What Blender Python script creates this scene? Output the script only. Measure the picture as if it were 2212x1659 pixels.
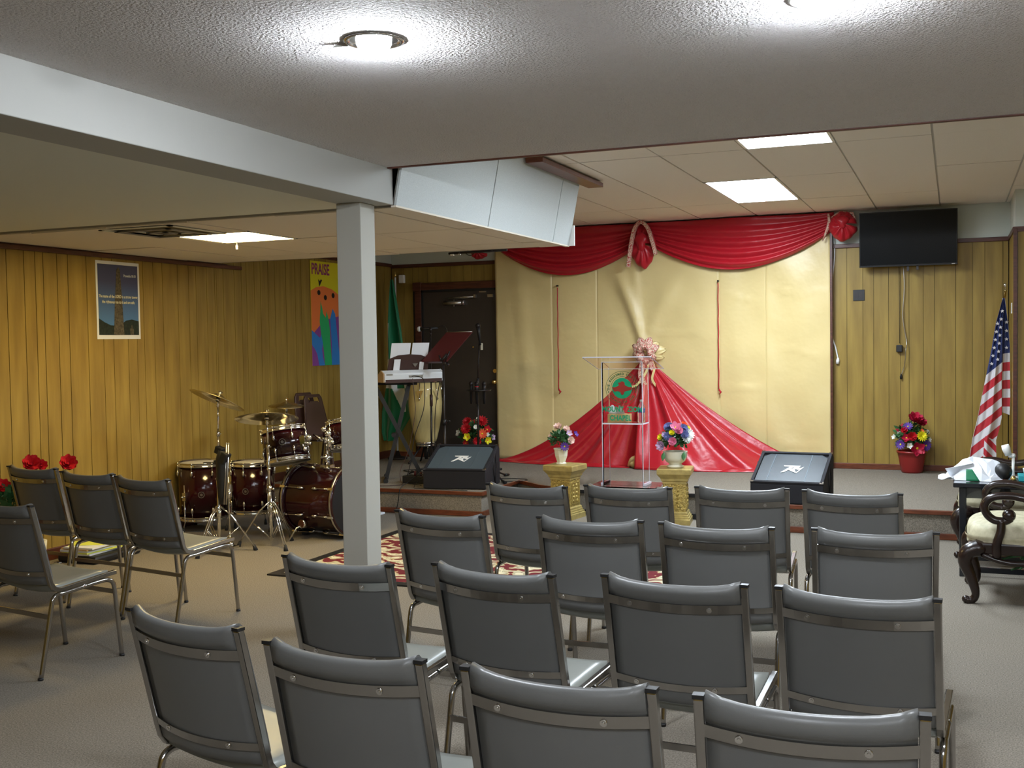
import bpy, math, random
from math import sin, cos, pi, radians, sqrt, atan2
from mathutils import Vector, Matrix, Euler
random.seed(7)
for o in list(bpy.data.objects): bpy.data.objects.remove(o)
SC = bpy.context.scene
COL = SC.collection

# ------------------------------------------------------------------ camera
cam_d = bpy.data.cameras.new('camera'); cam = bpy.data.objects.new('camera', cam_d); COL.objects.link(cam)
SC.camera = cam
cam_d.sensor_fit = 'HORIZONTAL'; cam_d.sensor_width = 36.0
cam_d.lens = 2357.2 / 2212 * 36.0
cam_d.clip_start = 0.05; cam_d.clip_end = 60
YAW, PITCH, ROLL, CAMH = radians(22.064), radians(2.183), radians(-0.906), 1.603
fw = Vector((-sin(YAW)*cos(PITCH), cos(YAW)*cos(PITCH), -sin(PITCH)))
rt = Vector((cos(YAW), sin(YAW), 0)); up = rt.cross(fw)
r2 = rt*cos(ROLL) + up*sin(ROLL); u2 = -rt*sin(ROLL) + up*cos(ROLL)
cam.matrix_world = Matrix(((r2.x, u2.x, -fw.x, 0), (r2.y, u2.y, -fw.y, 0), (r2.z, u2.z, -fw.z, CAMH), (0, 0, 0, 1)))

# ------------------------------------------------------------------ world, exposure
SC.view_settings.view_transform = 'Standard'; SC.view_settings.look = 'None'
SC.view_settings.gamma = 1.0; SC.view_settings.use_curve_mapping = False
SC.view_settings.exposure = 1.0
W = bpy.data.worlds.new('world'); SC.world = W; W.use_nodes = True
W.node_tree.nodes['Background'].inputs[0].default_value = (0.55, 0.6, 0.7, 1)
W.node_tree.nodes['Background'].inputs[1].default_value = 0.02

# light strengths (room fixtures, plus unseen fill lamps added at the rear)
E_TROFFER = 26.5      # cool ceiling panels over the stage
E_WARM = 27.0         # warm panel on the left
E_CAN = 400.0         # recessed can lamps
E_FILL = 30.0      # fill lamps added behind the viewer, shaped as drum fixtures
COOL = (0.80, 0.90, 1.0); WARM = (1.0, 0.74, 0.30); CANC = (0.86, 0.92, 1.0)

# room constants (metres)
XL, YB, XR, YN = -6.40, 11.90, 3.0, -2.6
ZN, ZL, ZH = 2.585, 2.385, 2.91
ZS = 0.225
YE = 5.40          # edge where the low textured ceiling ends
YS = 8.45          # end of the dropped tile ceiling
XB = -2.92         # beam side

# ------------------------------------------------------------------ helpers
class MB:
    def __init__(s): s.v = []; s.f = []; s.m = []; s.sm = []
    def add(s, vs, fs, m=0, smooth=False):
        o = len(s.v); s.v += [tuple(v) for v in vs]
        for f in fs: s.f.append([i+o for i in f]); s.m.append(m); s.sm.append(smooth)
        return s
    def box(s, x0, x1, y0, y1, z0, z1, m=0, M=None):
        vs = [(x, y, z) for z in (z0, z1) for y in (y0, y1) for x in (x0, x1)]
        if M is not None: vs = [M @ Vector(v) for v in vs]
        return s.add(vs, [(0,2,3,1),(4,5,7,6),(0,1,5,4),(2,6,7,3),(0,4,6,2),(1,3,7,5)], m)
    def cbox(s, c, d, m=0, rot=None):
        M = Matrix.Translation(c) @ (Euler(rot).to_matrix().to_4x4() if rot else Matrix())
        return s.box(-d[0]/2, d[0]/2, -d[1]/2, d[1]/2, -d[2]/2, d[2]/2, m, M)
    def tube(s, pts, r, n=10, m=0, caps=True, smooth=True):
        pts = [Vector(p) for p in pts]; k = len(pts)
        rs = r if isinstance(r, (list, tuple)) else [r]*k
        vs = []; prev = None
        for i, p in enumerate(pts):
            t = (pts[min(i+1, k-1)] - pts[max(i-1, 0)])
            if t.length < 1e-9: t = Vector((0,0,1))
            t.normalize()
            if prev is None:
                a = Vector((0,0,1)) if abs(t.z) < .9 else Vector((1,0,0)); nrm = t.cross(a).normalized()
            else:
                nrm = prev - t*prev.dot(t)
                nrm = nrm.normalized() if nrm.length > 1e-6 else t.orthogonal().normalized()
            prev = nrm; b = t.cross(nrm)
            for j in range(n):
                a = 2*pi*j/n; vs.append(p + (nrm*cos(a) + b*sin(a))*rs[i])
        fs = [(i*n+j, i*n+(j+1) % n, (i+1)*n+(j+1) % n, (i+1)*n+j) for i in range(k-1) for j in range(n)]
        s.add(vs, fs, m, smooth)
        if caps:
            o = len(s.v) - len(vs)
            s.f.append([o+j for j in range(n)][::-1]); s.m.append(m); s.sm.append(False)
            s.f.append([o+(k-1)*n+j for j in range(n)]); s.m.append(m); s.sm.append(False)
        return s
    def sweep(s, path, prof, N, m=0, smooth=False):
        # path in a plane with normal N; prof = (a along N, b across) loop
        path = [Vector(p) for p in path]; N = Vector(N).normalized(); k = len(path); n = len(prof); vs = []
        for i, p in enumerate(path):
            t = (path[min(i+1, k-1)] - path[max(i-1, 0)]).normalized(); b = t.cross(N).normalized()
            vs += [p + N*a + b*c for a, c in prof]
        fs = [(i*n+j, i*n+(j+1) % n, (i+1)*n+(j+1) % n, (i+1)*n+j) for i in range(k-1) for j in range(n)]
        fs += [tuple(range(n))[::-1], tuple((k-1)*n+j for j in range(n))]
        return s.add(vs, fs, m, smooth)
    def lathe(s, prof, c=(0,0,0), n=24, m=0, M=None, smooth=True, caps=True):
        vs = []
        for r, z in prof:
            for j in range(n): a = 2*pi*j/n; vs.append(Vector((r*cos(a), r*sin(a), z)))
        if M is not None: vs = [M @ v for v in vs]
        vs = [v + Vector(c) for v in vs]; k = len(prof)
        fs = [(i*n+j, i*n+(j+1) % n, (i+1)*n+(j+1) % n, (i+1)*n+j) for i in range(k-1) for j in range(n)]
        s.add(vs, fs, m, smooth)
        if caps:
            o = len(s.v) - len(vs)
            for idx, rev in ((0, True), (k-1, False)):
                if prof[idx][0] > 1e-4:
                    f = [o+idx*n+j for j in range(n)]; s.f.append(f[::-1] if rev else f); s.m.append(m); s.sm.append(False)
        return s
    def cyl(s, p0, p1, r, n=16, m=0, r1=None):
        return s.tube([p0, p1], [r, r1 if r1 is not None else r], n, m)
    def sphere(s, c, r, n=16, m=0, sz=1.0, M=None):
        k = n//2
        prof = [(max(r*sin(pi*i/k), 1e-5), -r*cos(pi*i/k)*sz) for i in range(k+1)]
        return s.lathe(prof, c, n, m, M, True, False)
    def prism(s, poly, O, U, V, th, m=0):
        # 2-D polygon in plane (O,U,V) extruded by th along U x V
        O, U, V = Vector(O), Vector(U).normalized(), Vector(V).normalized(); Nn = U.cross(V); k = len(poly)
        vs = [O+U*a+V*b for a, b in poly] + [O+U*a+V*b+Nn*th for a, b in poly]
        fs = [tuple(range(k))[::-1], tuple(range(k, 2*k))] + [(i, (i+1) % k, k+(i+1) % k, k+i) for i in range(k)]
        return s.add(vs, fs, m)
    def grid(s, fn, nu, nv, m=0, smooth=True, matfn=None):
        o = len(s.v)
        for j in range(nv+1):
            for i in range(nu+1): s.v.append(tuple(fn(i/nu, j/nv)))
        for j in range(nv):
            for i in range(nu):
                s.f.append([o+j*(nu+1)+i, o+j*(nu+1)+i+1, o+(j+1)*(nu+1)+i+1, o+(j+1)*(nu+1)+i])
                s.m.append(matfn((i+.5)/nu, (j+.5)/nv) if matfn else m); s.sm.append(smooth)
        return s
    def thick(s, fn, nu, nv, th, m=0, matfn=None):
        # closed cloth: front and back sheets, th apart along the surface normal, edges joined
        e = 1e-3
        def nrm(u, v):
            u0, u1 = max(u-e, 0), min(u+e, 1); v0, v1 = max(v-e, 0), min(v+e, 1)
            a = Vector(fn(u1, v)) - Vector(fn(u0, v)); b = Vector(fn(u, v1)) - Vector(fn(u, v0))
            n_ = a.cross(b); return n_.normalized() if n_.length > 1e-12 else Vector((0, 1, 0))
        o = len(s.v); W1 = nu+1
        P = [[Vector(fn(i/nu, j/nv)) for i in range(W1)] for j in range(nv+1)]
        Nn = [[nrm(i/nu, j/nv) for i in range(W1)] for j in range(nv+1)]
        for k in (0, 1):
            for j in range(nv+1):
                for i in range(W1): s.v.append(tuple(P[j][i] + Nn[j][i]*(th*k)))
        B = W1*(nv+1)
        for j in range(nv):
            for i in range(nu):
                mm = matfn((i+.5)/nu, (j+.5)/nv) if matfn else m
                a, b, c, d = j*W1+i, j*W1+i+1, (j+1)*W1+i+1, (j+1)*W1+i
                s.f.append([o+d, o+c, o+b, o+a]); s.m.append(mm); s.sm.append(True)
                s.f.append([o+B+a, o+B+b, o+B+c, o+B+d]); s.m.append(mm); s.sm.append(True)
        ring = [i for i in range(nu)] + [j*W1+nu for j in range(nv)] + [nv*W1+i for i in range(nu, 0, -1)] + [j*W1 for j in range(nv, 0, -1)]
        for q in range(len(ring)):
            a, b = ring[q], ring[(q+1) % len(ring)]
            s.f.append([o+a, o+b, o+B+b, o+B+a]); s.m.append(s.m[-1]); s.sm.append(False)
        return s
    def xf(s, M):
        s.v = [tuple(M @ Vector(v)) for v in s.v]; return s
    def merge(s, t, M=None, m=None):
        vs = [M @ Vector(v) for v in t.v] if M is not None else t.v
        o = len(s.v); s.v += [tuple(v) for v in vs]
        for f, mm, sm in zip(t.f, t.m, t.sm): s.f.append([i+o for i in f]); s.m.append(mm if m is None else m); s.sm.append(sm)
        return s
    def mesh(s, name, mats, origin=None):
        me = bpy.data.meshes.new(name)
        vs = s.v if origin is None else [(x-origin[0], y-origin[1], z-origin[2]) for x, y, z in s.v]
        me.from_pydata(vs, [], s.f)
        for mt in (mats if isinstance(mats, (list, tuple)) else [mats]): me.materials.append(mt)
        me.polygons.foreach_set('material_index', s.m); me.polygons.foreach_set('use_smooth', s.sm)
        me.update(); return me

def bevel(o, w=.004, seg=2):
    b = o.modifiers.new('bevel', 'BEVEL'); b.width = w; b.segments = seg; b.limit_method = 'ANGLE'; b.angle_limit = radians(40)
    return o
def link(name, me): o = bpy.data.objects.new(name, me); COL.objects.link(o); return o
def tag(o, label, cat=None, group=None, kind=None):
    if label: o['label'] = label
    if cat: o['category'] = cat
    if group: o['group'] = group
    if kind: o['kind'] = kind
    return o
def thing(name, label, cat, loc=(0,0,0), rz=0, group=None, kind=None):
    o = bpy.data.objects.new(name, None); COL.objects.link(o); o.empty_display_size = .1
    o.location = loc; o.rotation_euler = (0, 0, rz); return tag(o, label, cat, group, kind)
def org(o):
    p = Vector((0, 0, 0))
    while o: p += Vector(o.location); o = o.parent
    return p
def part(name, mb, mats, parent, world=False, label=None, kind=None, bev=0):
    o = link(name, mb.mesh(name, mats, org(parent) if world else None)); o.parent = parent
    if label: o['label'] = label
    if kind: o['kind'] = kind
    if bev: bevel(o, bev)
    return o
def solo(name, mb, mats, label, cat, loc=(0,0,0), group=None, kind=None, world=True, bev=0, rz=0):
    o = link(name, mb.mesh(name, mats, loc if world else None)); o.location = loc; o.rotation_euler = (0, 0, rz)
    tag(o, label, cat, group, kind)
    if bev: bevel(o, bev)
    return o
def dup(root):
    r = root.copy(); COL.objects.link(r)
    for ch in root.children:
        c = ch.copy(); COL.objects.link(c); c.parent = r
        for g in ch.children:
            d = g.copy(); COL.objects.link(d); d.parent = c
    return r
def curve_pts(ctrl, n=8):
    P = [Vector(p) for p in ctrl]; out = []
    for i in range(len(P)-1):
        p0, p1, p2, p3 = P[max(i-1, 0)], P[i], P[i+1], P[min(i+2, len(P)-1)]
        for k in range(n):
            t = k/n; out.append(.5*((2*p1) + (p2-p0)*t + (2*p0-5*p1+4*p2-p3)*t*t + (3*p1-p0-3*p2+p3)*t**3))
    return out + [P[-1]]

# ------------------------------------------------------------------ materials
def mat(name, col, rough=.5, metal=0, spec=.5, noise=None, bump=None, trans=0, ior=1.45, emit=None, coat=0, sheen=0, alpha=None):
    """noise=(scale, amount, (sx,sy,sz)[, col2]); bump=(scale, strength, dist)"""
    m = bpy.data.materials.new(name); m.use_nodes = True; nt = m.node_tree; b = nt.nodes['Principled BSDF']
    c = (*col, 1)
    b.inputs['Base Color'].default_value = c; b.inputs['Roughness'].default_value = rough; b.inputs['Metallic'].default_value = metal
    b.inputs['Specular IOR Level'].default_value = spec; b.inputs['IOR'].default_value = ior
    b.inputs['Transmission Weight'].default_value = trans; b.inputs['Coat Weight'].default_value = coat; b.inputs['Sheen Weight'].default_value = sheen
    if emit: b.inputs['Emission Color'].default_value = (*emit[0], 1); b.inputs['Emission Strength'].default_value = emit[1]
    tc = None
    if noise or bump: tc = nt.nodes.new('ShaderNodeTexCoord')
    if noise:
        mp = nt.nodes.new('ShaderNodeMapping'); nt.links.new(tc.outputs['Object'], mp.inputs[0])
        mp.inputs['Scale'].default_value = noise[2] if len(noise) > 2 else (1, 1, 1)
        n = nt.nodes.new('ShaderNodeTexNoise'); n.inputs['Scale'].default_value = noise[0]; n.inputs['Detail'].default_value = 4
        nt.links.new(mp.outputs[0], n.inputs[0])
        mx = nt.nodes.new('ShaderNodeMix'); mx.data_type = 'RGBA'
        c2 = noise[3] if len(noise) > 3 else tuple(max(0, v*(1-noise[1])) for v in col)
        c1 = col if len(noise) > 3 else tuple(v*(1+noise[1]) for v in col)
        mx.inputs[6].default_value = (*c1, 1); mx.inputs[7].default_value = (*c2, 1)
        rp = nt.nodes.new('ShaderNodeMapRange'); rp.inputs[1].default_value = .3; rp.inputs[2].default_value = .7
        nt.links.new(n.outputs[0], rp.inputs[0]); nt.links.new(rp.outputs[0], mx.inputs[0]); nt.links.new(mx.outputs[2], b.inputs['Base Color'])
    if bump:
        n2 = nt.nodes.new('ShaderNodeTexNoise'); n2.inputs['Scale'].default_value = bump[0]; n2.inputs['Detail'].default_value = 3
        nt.links.new(tc.outputs['Object'], n2.inputs[0]); bp = nt.nodes.new('ShaderNodeBump')
        bp.inputs['Strength'].default_value = bump[1]; bp.inputs['Distance'].default_value = bump[2] if len(bump) > 2 else .01
        nt.links.new(n2.outputs[0], bp.inputs['Height']); nt.links.new(bp.outputs[0], b.inputs['Normal'])
    return m

M = {}
M['carpet'] = mat('carpet', (.20, .178, .145), .95, spec=.1, noise=(150, .42), bump=(350, .3, .003))
M['paneling'] = mat('paneling', (.345, .235, .052), .42, spec=.35, noise=(2.4, .0, (5, 5, .6), (.225, .145, .032)), bump=(60, .05, .003))
M['groove'] = mat('groove', (.035, .024, .012), .8)
M['trimwood'] = mat('trimwood', (.085, .026, .014), .38, noise=(6, .35, (1, 1, 8)))
M['redwood'] = mat('redwood', (.13, .036, .015), .35, noise=(9, .35, (1, 6, 6)))
M['popcorn'] = mat('popcorn', (.88, .85, .845), .95, spec=.1, bump=(95, 1.0, .03))
M['plaster'] = mat('plaster', (.43, .435, .41), .7, spec=.3, bump=(40, .15, .004))
M['plaster_left'] = mat('plaster_left', (.74, .75, .66), .85, spec=.2, bump=(60, .2, .004))
M['postpaint'] = mat('postpaint', (.42, .41, .36), .6, spec=.3, bump=(55, .15, .003))
M['whitewall'] = mat('whitewall', (.62, .66, .60), .8, spec=.2)
M['tile'] = mat('tile', (.84, .79, .72), .9, spec=.1, noise=(300, .06), bump=(220, .25, .004))
M['tile_low'] = mat('tile_low', (.78, .72, .62), .9, spec=.1, noise=(300, .06), bump=(220, .25, .004))
M['grid'] = mat('grid', (.33, .31, .28), .7)
M['gridw'] = mat('gridw', (.55, .53, .49), .6)
M['vinyl'] = mat('vinyl', (.128, .130, .126), .32, spec=.4, noise=(2.0, .06), bump=(500, .08, .002))
M['vinyl_seat'] = mat('vinyl_seat', (.21, .22, .20), .34, spec=.5, bump=(500, .08, .002))
M['chrome'] = mat('chrome', (.42, .41, .40), .15, metal=1)
M['chrome2'] = mat('chrome2', (.72, .72, .72), .1, metal=1)
M['black'] = mat('black', (.012, .012, .013), .45)
M['blackmetal'] = mat('blackmetal', (.022, .018, .018), .35, metal=.3)
M['rubber'] = mat('rubber', (.02, .02, .02), .8)
M['gold_cloth'] = mat('gold_cloth', (.70, .56, .26), .36, spec=.5, sheen=.2, noise=(1.2, .05), bump=(4.5, .45, .02))
M['red_satin'] = mat('red_satin', (.43, .009, .02), .34, spec=.5, sheen=.05, bump=(7, .5, .02))
M['gold_satin'] = mat('gold_satin', (.72, .58, .27), .3, spec=.6, bump=(20, .2, .01))
M['acrylic'] = mat('acrylic', (1, 1, 1), .02, trans=1.0, ior=1.07, spec=.5)
M['acryl_edge'] = mat('acryl_edge', (.70, .72, .82), .12, spec=.8)
M['green_paint'] = mat('green_paint', (.0, .30, .14), .4)
M['dkgreen'] = mat('dkgreen', (.04, .12, .04), .4)
M['red_paint'] = mat('red_paint', (.30, .025, .02), .4)
M['door'] = mat('door', (.042, .032, .024), .45, noise=(1.5, .15))
M['steel'] = mat('steel', (.55, .54, .52), .3, metal=1)
M['brass'] = mat('brass', (.75, .55, .2), .25, metal=1)
M['goldped'] = mat('goldped', (.44, .33, .10), .36, metal=.55, noise=(50, .35), bump=(75, .9, .01))
M['goldcap'] = mat('goldcap', (.46, .36, .13), .38, metal=.45, noise=(18, .2), bump=(30, .3, .004))
M['cream'] = mat('cream', (.66, .64, .52), .35)
M['white'] = mat('white', (.80, .80, .78), .4)
M['paper'] = mat('paper', (.74, .77, .82), .7)
M['screen'] = mat('screen', (.004, .005, .006), .22, spec=.25)
M['tvframe'] = mat('tvframe', (.012, .012, .013), .3)
M['winered'] = mat('winered', (.032, .003, .005), .14, spec=.5, coat=.25, noise=(1.4, .0, (1, 1, 3), (.006, .001, .002)))
M['drumhead'] = mat('drumhead', (.74, .72, .64), .45)
M['cymbal'] = mat('cymbal', (.58, .50, .30), .26, metal=1, noise=(30, .15))
M['conga'] = mat('conga', (.72, .60, .27), .18, coat=.6, noise=(5, .08, (6, 6, .6)))
M['kbd'] = mat('kbd', (.62, .66, .70), .35)
M['kbd_side'] = mat('kbd_side', (.42, .30, .18), .4)
M['brown'] = mat('brown', (.055, .028, .024), .4)
M['burgundy'] = mat('burgundy', (.075, .012, .014), .4, spec=.5)
M['flag_green'] = mat('flag_green', (.0, .16, .065), .55, sheen=.3)
M['flag_white'] = mat('flag_white', (.66, .70, .74), .6, sheen=.3)
M['us_blue'] = mat('us_blue', (.018, .03, .12), .6)
M['us_red'] = mat('us_red', (.42, .02, .03), .6)
M['us_white'] = mat('us_white', (.60, .58, .60), .6)
M['leaf'] = mat('leaf', (.03, .10, .03), .45, noise=(20, .3))
M['leaf2'] = mat('leaf2', (.06, .20, .08), .4, noise=(20, .3))
for nm, c in dict(fl_red=(.52, .012, .02), fl_crimson=(.45, .01, .045), fl_orange=(.75, .10, .03), fl_yellow=(.80, .72, .02), fl_pink=(.72, .22, .36), fl_blush=(.80, .60, .52),
                  fl_purple=(.12, .05, .32), fl_blue=(.12, .14, .32), fl_white=(.78, .80, .76), fl_lilac=(.62, .46, .66)).items(): M[nm] = mat(nm, c, .55, noise=(40, .2))
M['redpot'] = mat('redpot', (.24, .018, .016), .35)
M['terra'] = mat('terra', (.10, .02, .016), .4)
M['grille'] = mat('grille', (.10, .135, .16), .3, metal=.35, bump=(900, .3, .002))
M['cabinet'] = mat('cabinet', (.010, .010, .014), .8, bump=(300, .5, .003))
M['darkwood'] = mat('darkwood', (.016, .008, .006), .26, spec=.5, coat=.15, noise=(8, .3, (1, 1, 4)))
M['brocade'] = mat('brocade', (.58, .54, .38), .55, noise=(26, .0, (1, 1, 1), (.40, .37, .24)), bump=(60, .2, .004))
M['blackwood'] = mat('blackwood', (.010, .012, .016), .2, coat=.5)
M['teal'] = mat('teal', (.02, .30, .34), .4)
M['plastic_blue'] = mat('plastic_blue', (.08, .10, .35), .4)
M['water'] = mat('water', (.93, .95, 1), .03, trans=.9, ior=1.2)
M['lamp_cool'] = mat('lamp_cool', (.9, .95, 1), .5, emit=(COOL, E_TROFFER))
M['lamp_warm'] = mat('lamp_warm', (1, .9, .6), .5, emit=(WARM, E_WARM))
M['lamp_can'] = mat('lamp_can', (1, 1, 1), .5, emit=(CANC, E_CAN))
M['lamp_fill'] = mat('lamp_fill', (1, 1, 1), .5, emit=(CANC, E_FILL))
M['manila'] = mat('manila', (.62, .42, .2), .6)
M['ylw'] = mat('ylw', (.72, .78, .12), .6)
M['tower_sky'] = mat('tower_sky', (.06, .09, .22), .5)
M['yellow_p'] = mat('yellow_p', (.74, .68, .02), .5)
M['orange_p'] = mat('orange_p', (.80, .20, .05), .5)
M['green_p'] = mat('green_p', (.02, .42, .14), .5)
M['blue_p'] = mat('blue_p', (.03, .22, .65), .5)
M['purple_p'] = mat('purple_p', (.25, .06, .32), .5)
M['ink'] = mat('ink', (.01, .01, .01), .5)
M['txt_purple'] = mat('txt_purple', (.30, .04, .16), .5)
M['txt_cream'] = mat('txt_cream', (.70, .68, .50), .5)

def pattern_ribbon():
    m = mat('ribbon', (.66, .50, .30), .4); nt = m.node_tree; b = nt.nodes['Principled BSDF']
    tc = nt.nodes.new('ShaderNodeTexCoord'); v = nt.nodes.new('ShaderNodeTexVoronoi'); v.inputs['Scale'].default_value = 120
    r = nt.nodes.new('ShaderNodeValToRGB'); r.color_ramp.elements[0].color = (.72, .60, .46, 1); r.color_ramp.elements[1].color = (.48, .07, .07, 1)
    r.color_ramp.elements[0].position = .48; r.color_ramp.elements[1].position = .62
    nt.links.new(tc.outputs['Object'], v.inputs[0]); nt.links.new(v.outputs['Distance'], r.inputs[0]); nt.links.new(r.outputs[0], b.inputs['Base Color']); return m
M['ribbon'] = pattern_ribbon()
def rug_mat():
    m = mat('rug', (.3, .1, .1), .95, spec=.1, bump=(300, .5, .005)); nt = m.node_tree; b = nt.nodes['Principled BSDF']
    tc = nt.nodes.new('ShaderNodeTexCoord'); w = nt.nodes.new('ShaderNodeTexWave'); w.wave_type = 'RINGS'; w.inputs['Scale'].default_value = 2.1
    w.inputs['Distortion'].default_value = 16; w.inputs['Detail'].default_value = 3; w.inputs['Detail Scale'].default_value = 1.6
    r = nt.nodes.new('ShaderNodeValToRGB'); e = r.color_ramp.elements
    e[0].position = 0; e[0].color = (.13, .022, .028, 1); e[1].position = .42; e[1].color = (.15, .03, .035, 1)
    for p, c in ((.46, (.50, .38, .18, 1)), (.55, (.46, .42, .26, 1)), (.60, (.30, .20, .12, 1)), (.66, (.44, .42, .28, 1)), (.86, (.46, .44, .32, 1)), (.9, (.02, .02, .03, 1)), (.94, (.6, .56, .4, 1))):
        q = e.new(p); q.color = c
    nt.links.new(tc.outputs['Object'], w.inputs[0]); nt.links.new(w.outputs['Fac'], r.inputs[0]); nt.links.new(r.outputs[0], b.inputs['Base Color']); return m
M['rug'] = rug_mat()
def poster_mat():
    # tower photograph: sky gradient is the printed picture itself
    m = mat('tower_print', (.06, .09, .22), .45); nt = m.node_tree; b = nt.nodes['Principled BSDF']
    tc = nt.nodes.new('ShaderNodeTexCoord'); s = nt.nodes.new('ShaderNodeSeparateXYZ'); nt.links.new(tc.outputs['Object'], s.inputs[0])
    r = nt.nodes.new('ShaderNodeValToRGB'); e = r.color_ramp.elements; e[0].position = .15; e[0].color = (.07, .19, .42, 1); e[1].position = .75; e[1].color = (.05, .06, .15, 1)
    mr = nt.nodes.new('ShaderNodeMapRange'); mr.inputs[1].default_value = -.30; mr.inputs[2].default_value = .30
    nt.links.new(s.outputs[2], mr.inputs[0]); nt.links.new(mr.outputs[0], r.inputs[0]); nt.links.new(r.outputs[0], b.inputs['Base Color']); return m
M['tower_print'] = poster_mat()
M['stone'] = mat('stone', (.13, .11, .07), .6, noise=(60, .0, (1, 1, 1), (.035, .03, .02)))
M['trees'] = mat('trees', (.012, .02, .012), .6, noise=(50, .5))

def text_mb(s, size, weight=0.0, align='CENTER', cond=1.0, th=.001, m=0):
    cu = bpy.data.curves.new('t', 'FONT'); cu.body = s; cu.size = size; cu.align_x = align; cu.align_y = 'CENTER'
    cu.offset = weight; cu.extrude = th; cu.resolution_u = 3
    o = bpy.data.objects.new('t', cu); COL.objects.link(o)
    bpy.context.view_layer.update()
    me = bpy.data.meshes.new_from_object(o.evaluated_get(bpy.context.evaluated_depsgraph_get()))
    mb = MB(); mb.add([(v.co.x*cond, v.co.y, v.co.z) for v in me.vertices], [tuple(p.vertices) for p in me.polygons], m)
    bpy.data.objects.remove(o); bpy.data.curves.remove(cu); bpy.data.meshes.remove(me); return mb
def frame(O, U, V):
    U, V = Vector(U).normalized(), Vector(V).normalized(); Nn = U.cross(V); O = Vector(O)
    return Matrix(((U.x, V.x, Nn.x, O.x), (U.y, V.y, Nn.y, O.y), (U.z, V.z, Nn.z, O.z), (0, 0, 0, 1)))
# ================================================================== THE SETTING
T = 0.12
o = solo('floor', MB().box(XL-T, XR+T, YN-T, YB+T, -.1, 0), M['carpet'], 'beige flecked carpet of the hall floor', 'floor', kind='structure')

# stage -----------------------------------------------------------
stg = thing('stage', 'low carpeted stage with red-brown wooden edges', 'stage', (-3, 9.2, 0), kind='structure')
outline = [(XL, 9.15), (-4.02, 9.15), (-4.03, 10.08), (-3.68, 9.77), (-3.22, 9.56), (-1.75, 9.58), (-1.75, 9.15), (XR, 9.15)]
def noncross(poly, z0, z1, m=0):
    mb = MB(); mb.prism(poly, (0, 0, z0), (1, 0, 0), (0, 1, 0), z1-z0, m); return mb
inn = [(XL+.001, 9.17), (-4.04, 9.17), (-4.05, 10.11), (-3.67, 9.79), (-3.22, 9.58), (-1.73, 9.60), (-1.73, 9.17), (XR-.001, 9.17)]
top = inn + [(XR-.001, YB-.001), (XL+.001, YB-.001)]
part('stage_carpet', noncross(top, 0.002, ZS), M['carpet'], stg, True)
def edge_run(pts, z0, z1, th, out, m):
    mb = MB()
    for a, b in zip(pts[:-1], pts[1:]):
        a, b = Vector((*a, 0)), Vector((*b, 0)); d = (b-a).normalized(); n_ = Vector((d.y, -d.x, 0))
        q = [a-d*.002, b+d*.002]
        vs = [p + n_*k + Vector((0, 0, z)) for z in (z0, z1) for p in q for k in (-.012, out)]
        mb.add(vs, [(0,1,3,2),(4,6,7,5),(0,4,5,1),(2,3,7,6),(0,2,6,4),(1,5,7,3)])
    return mb
for i, seg in enumerate(([outline[0], outline[1]], [outline[1], outline[2]], [outline[2], outline[3], outline[4]], [outline[4], outline[5]], [outline[5], outline[6]], [outline[6], outline[7]])):
    dark = i == 3
    part('nosing', edge_run(seg, ZS-.028, ZS+.006, .03, .012, 0), M['black'] if dark else M['redwood'], stg, True, label='black edge strip' if dark else None, bev=.004)
    part('kickboard', edge_run(seg, .002, .05, .03, .008, 0), M['black'] if dark else M['redwood'], stg, True, label='black edge strip' if dark else None, bev=.003)

# planks on the walls -----------------------------------------------
widths = []
def plank_wall(root, axis, fixed, a0, a1, z0, z1, seed, outward, skip=None):
    """axis 'x' wall runs along y at x=fixed, axis 'y' wall runs along x at y=fixed"""
    rnd = random.Random(seed); a = a0; cyc = [.16, .11, .16, .11, .085, .13, .11, .19, .25, .17, .10, .20]; k = seed
    while a < a1 - .02:
        w = min(cyc[k % 8]*rnd.uniform(.92, 1.08), a1-a); k += 1
        g = .003 if axis == 'x' else .0018
        mb = MB(); t = .008
        lo, hi = (fixed, fixed+t*outward) if outward > 0 else (fixed+t*outward, fixed)
        zz = (z0, z1)
        if skip and a+w > skip[0] and a < skip[1]: zz = (skip[2], z1)
        if axis == 'x': mb.box(lo, hi, a+g, a+w-g, zz[0], zz[1])
        else: mb.box(a+g, a+w-g, lo, hi, zz[0], zz[1])
        part('wall_plank', mb, M['paneling'], root, True)
        a += w
# left wall
wl = thing('wall_left', 'left wall of orange-brown wood paneling', 'wall', (XL, 4, 0), kind='structure')
part('backing', MB().box(XL-T, XL, YN-T, YS, 0, ZL).box(XL-T, XL, YS, YB+T, 0, 2.575), M['groove'], wl, True)
part('upper_band', MB().box(XL-T, XL, YN-T, YS, ZL, ZH+.1).box(XL-T, XL+.004, YS, YB+T, 2.575, ZH+.1), M['whitewall'], wl, True, label='plain off-white strip above the paneling')
plank_wall(wl, 'x', XL, 3.0, YS, 0.0, ZL-.0, 3, 1)
plank_wall(wl, 'x', XL, YS, 9.15, 0.0, 2.57, 1, 1)
plank_wall(wl, 'x', XL, 9.15, YB, ZS, 2.57, 5, 1)
part('panel_sheet', MB().box(XL, XL+.008, YN, 3.0, 0, ZL), M['paneling'], wl, True)
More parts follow.
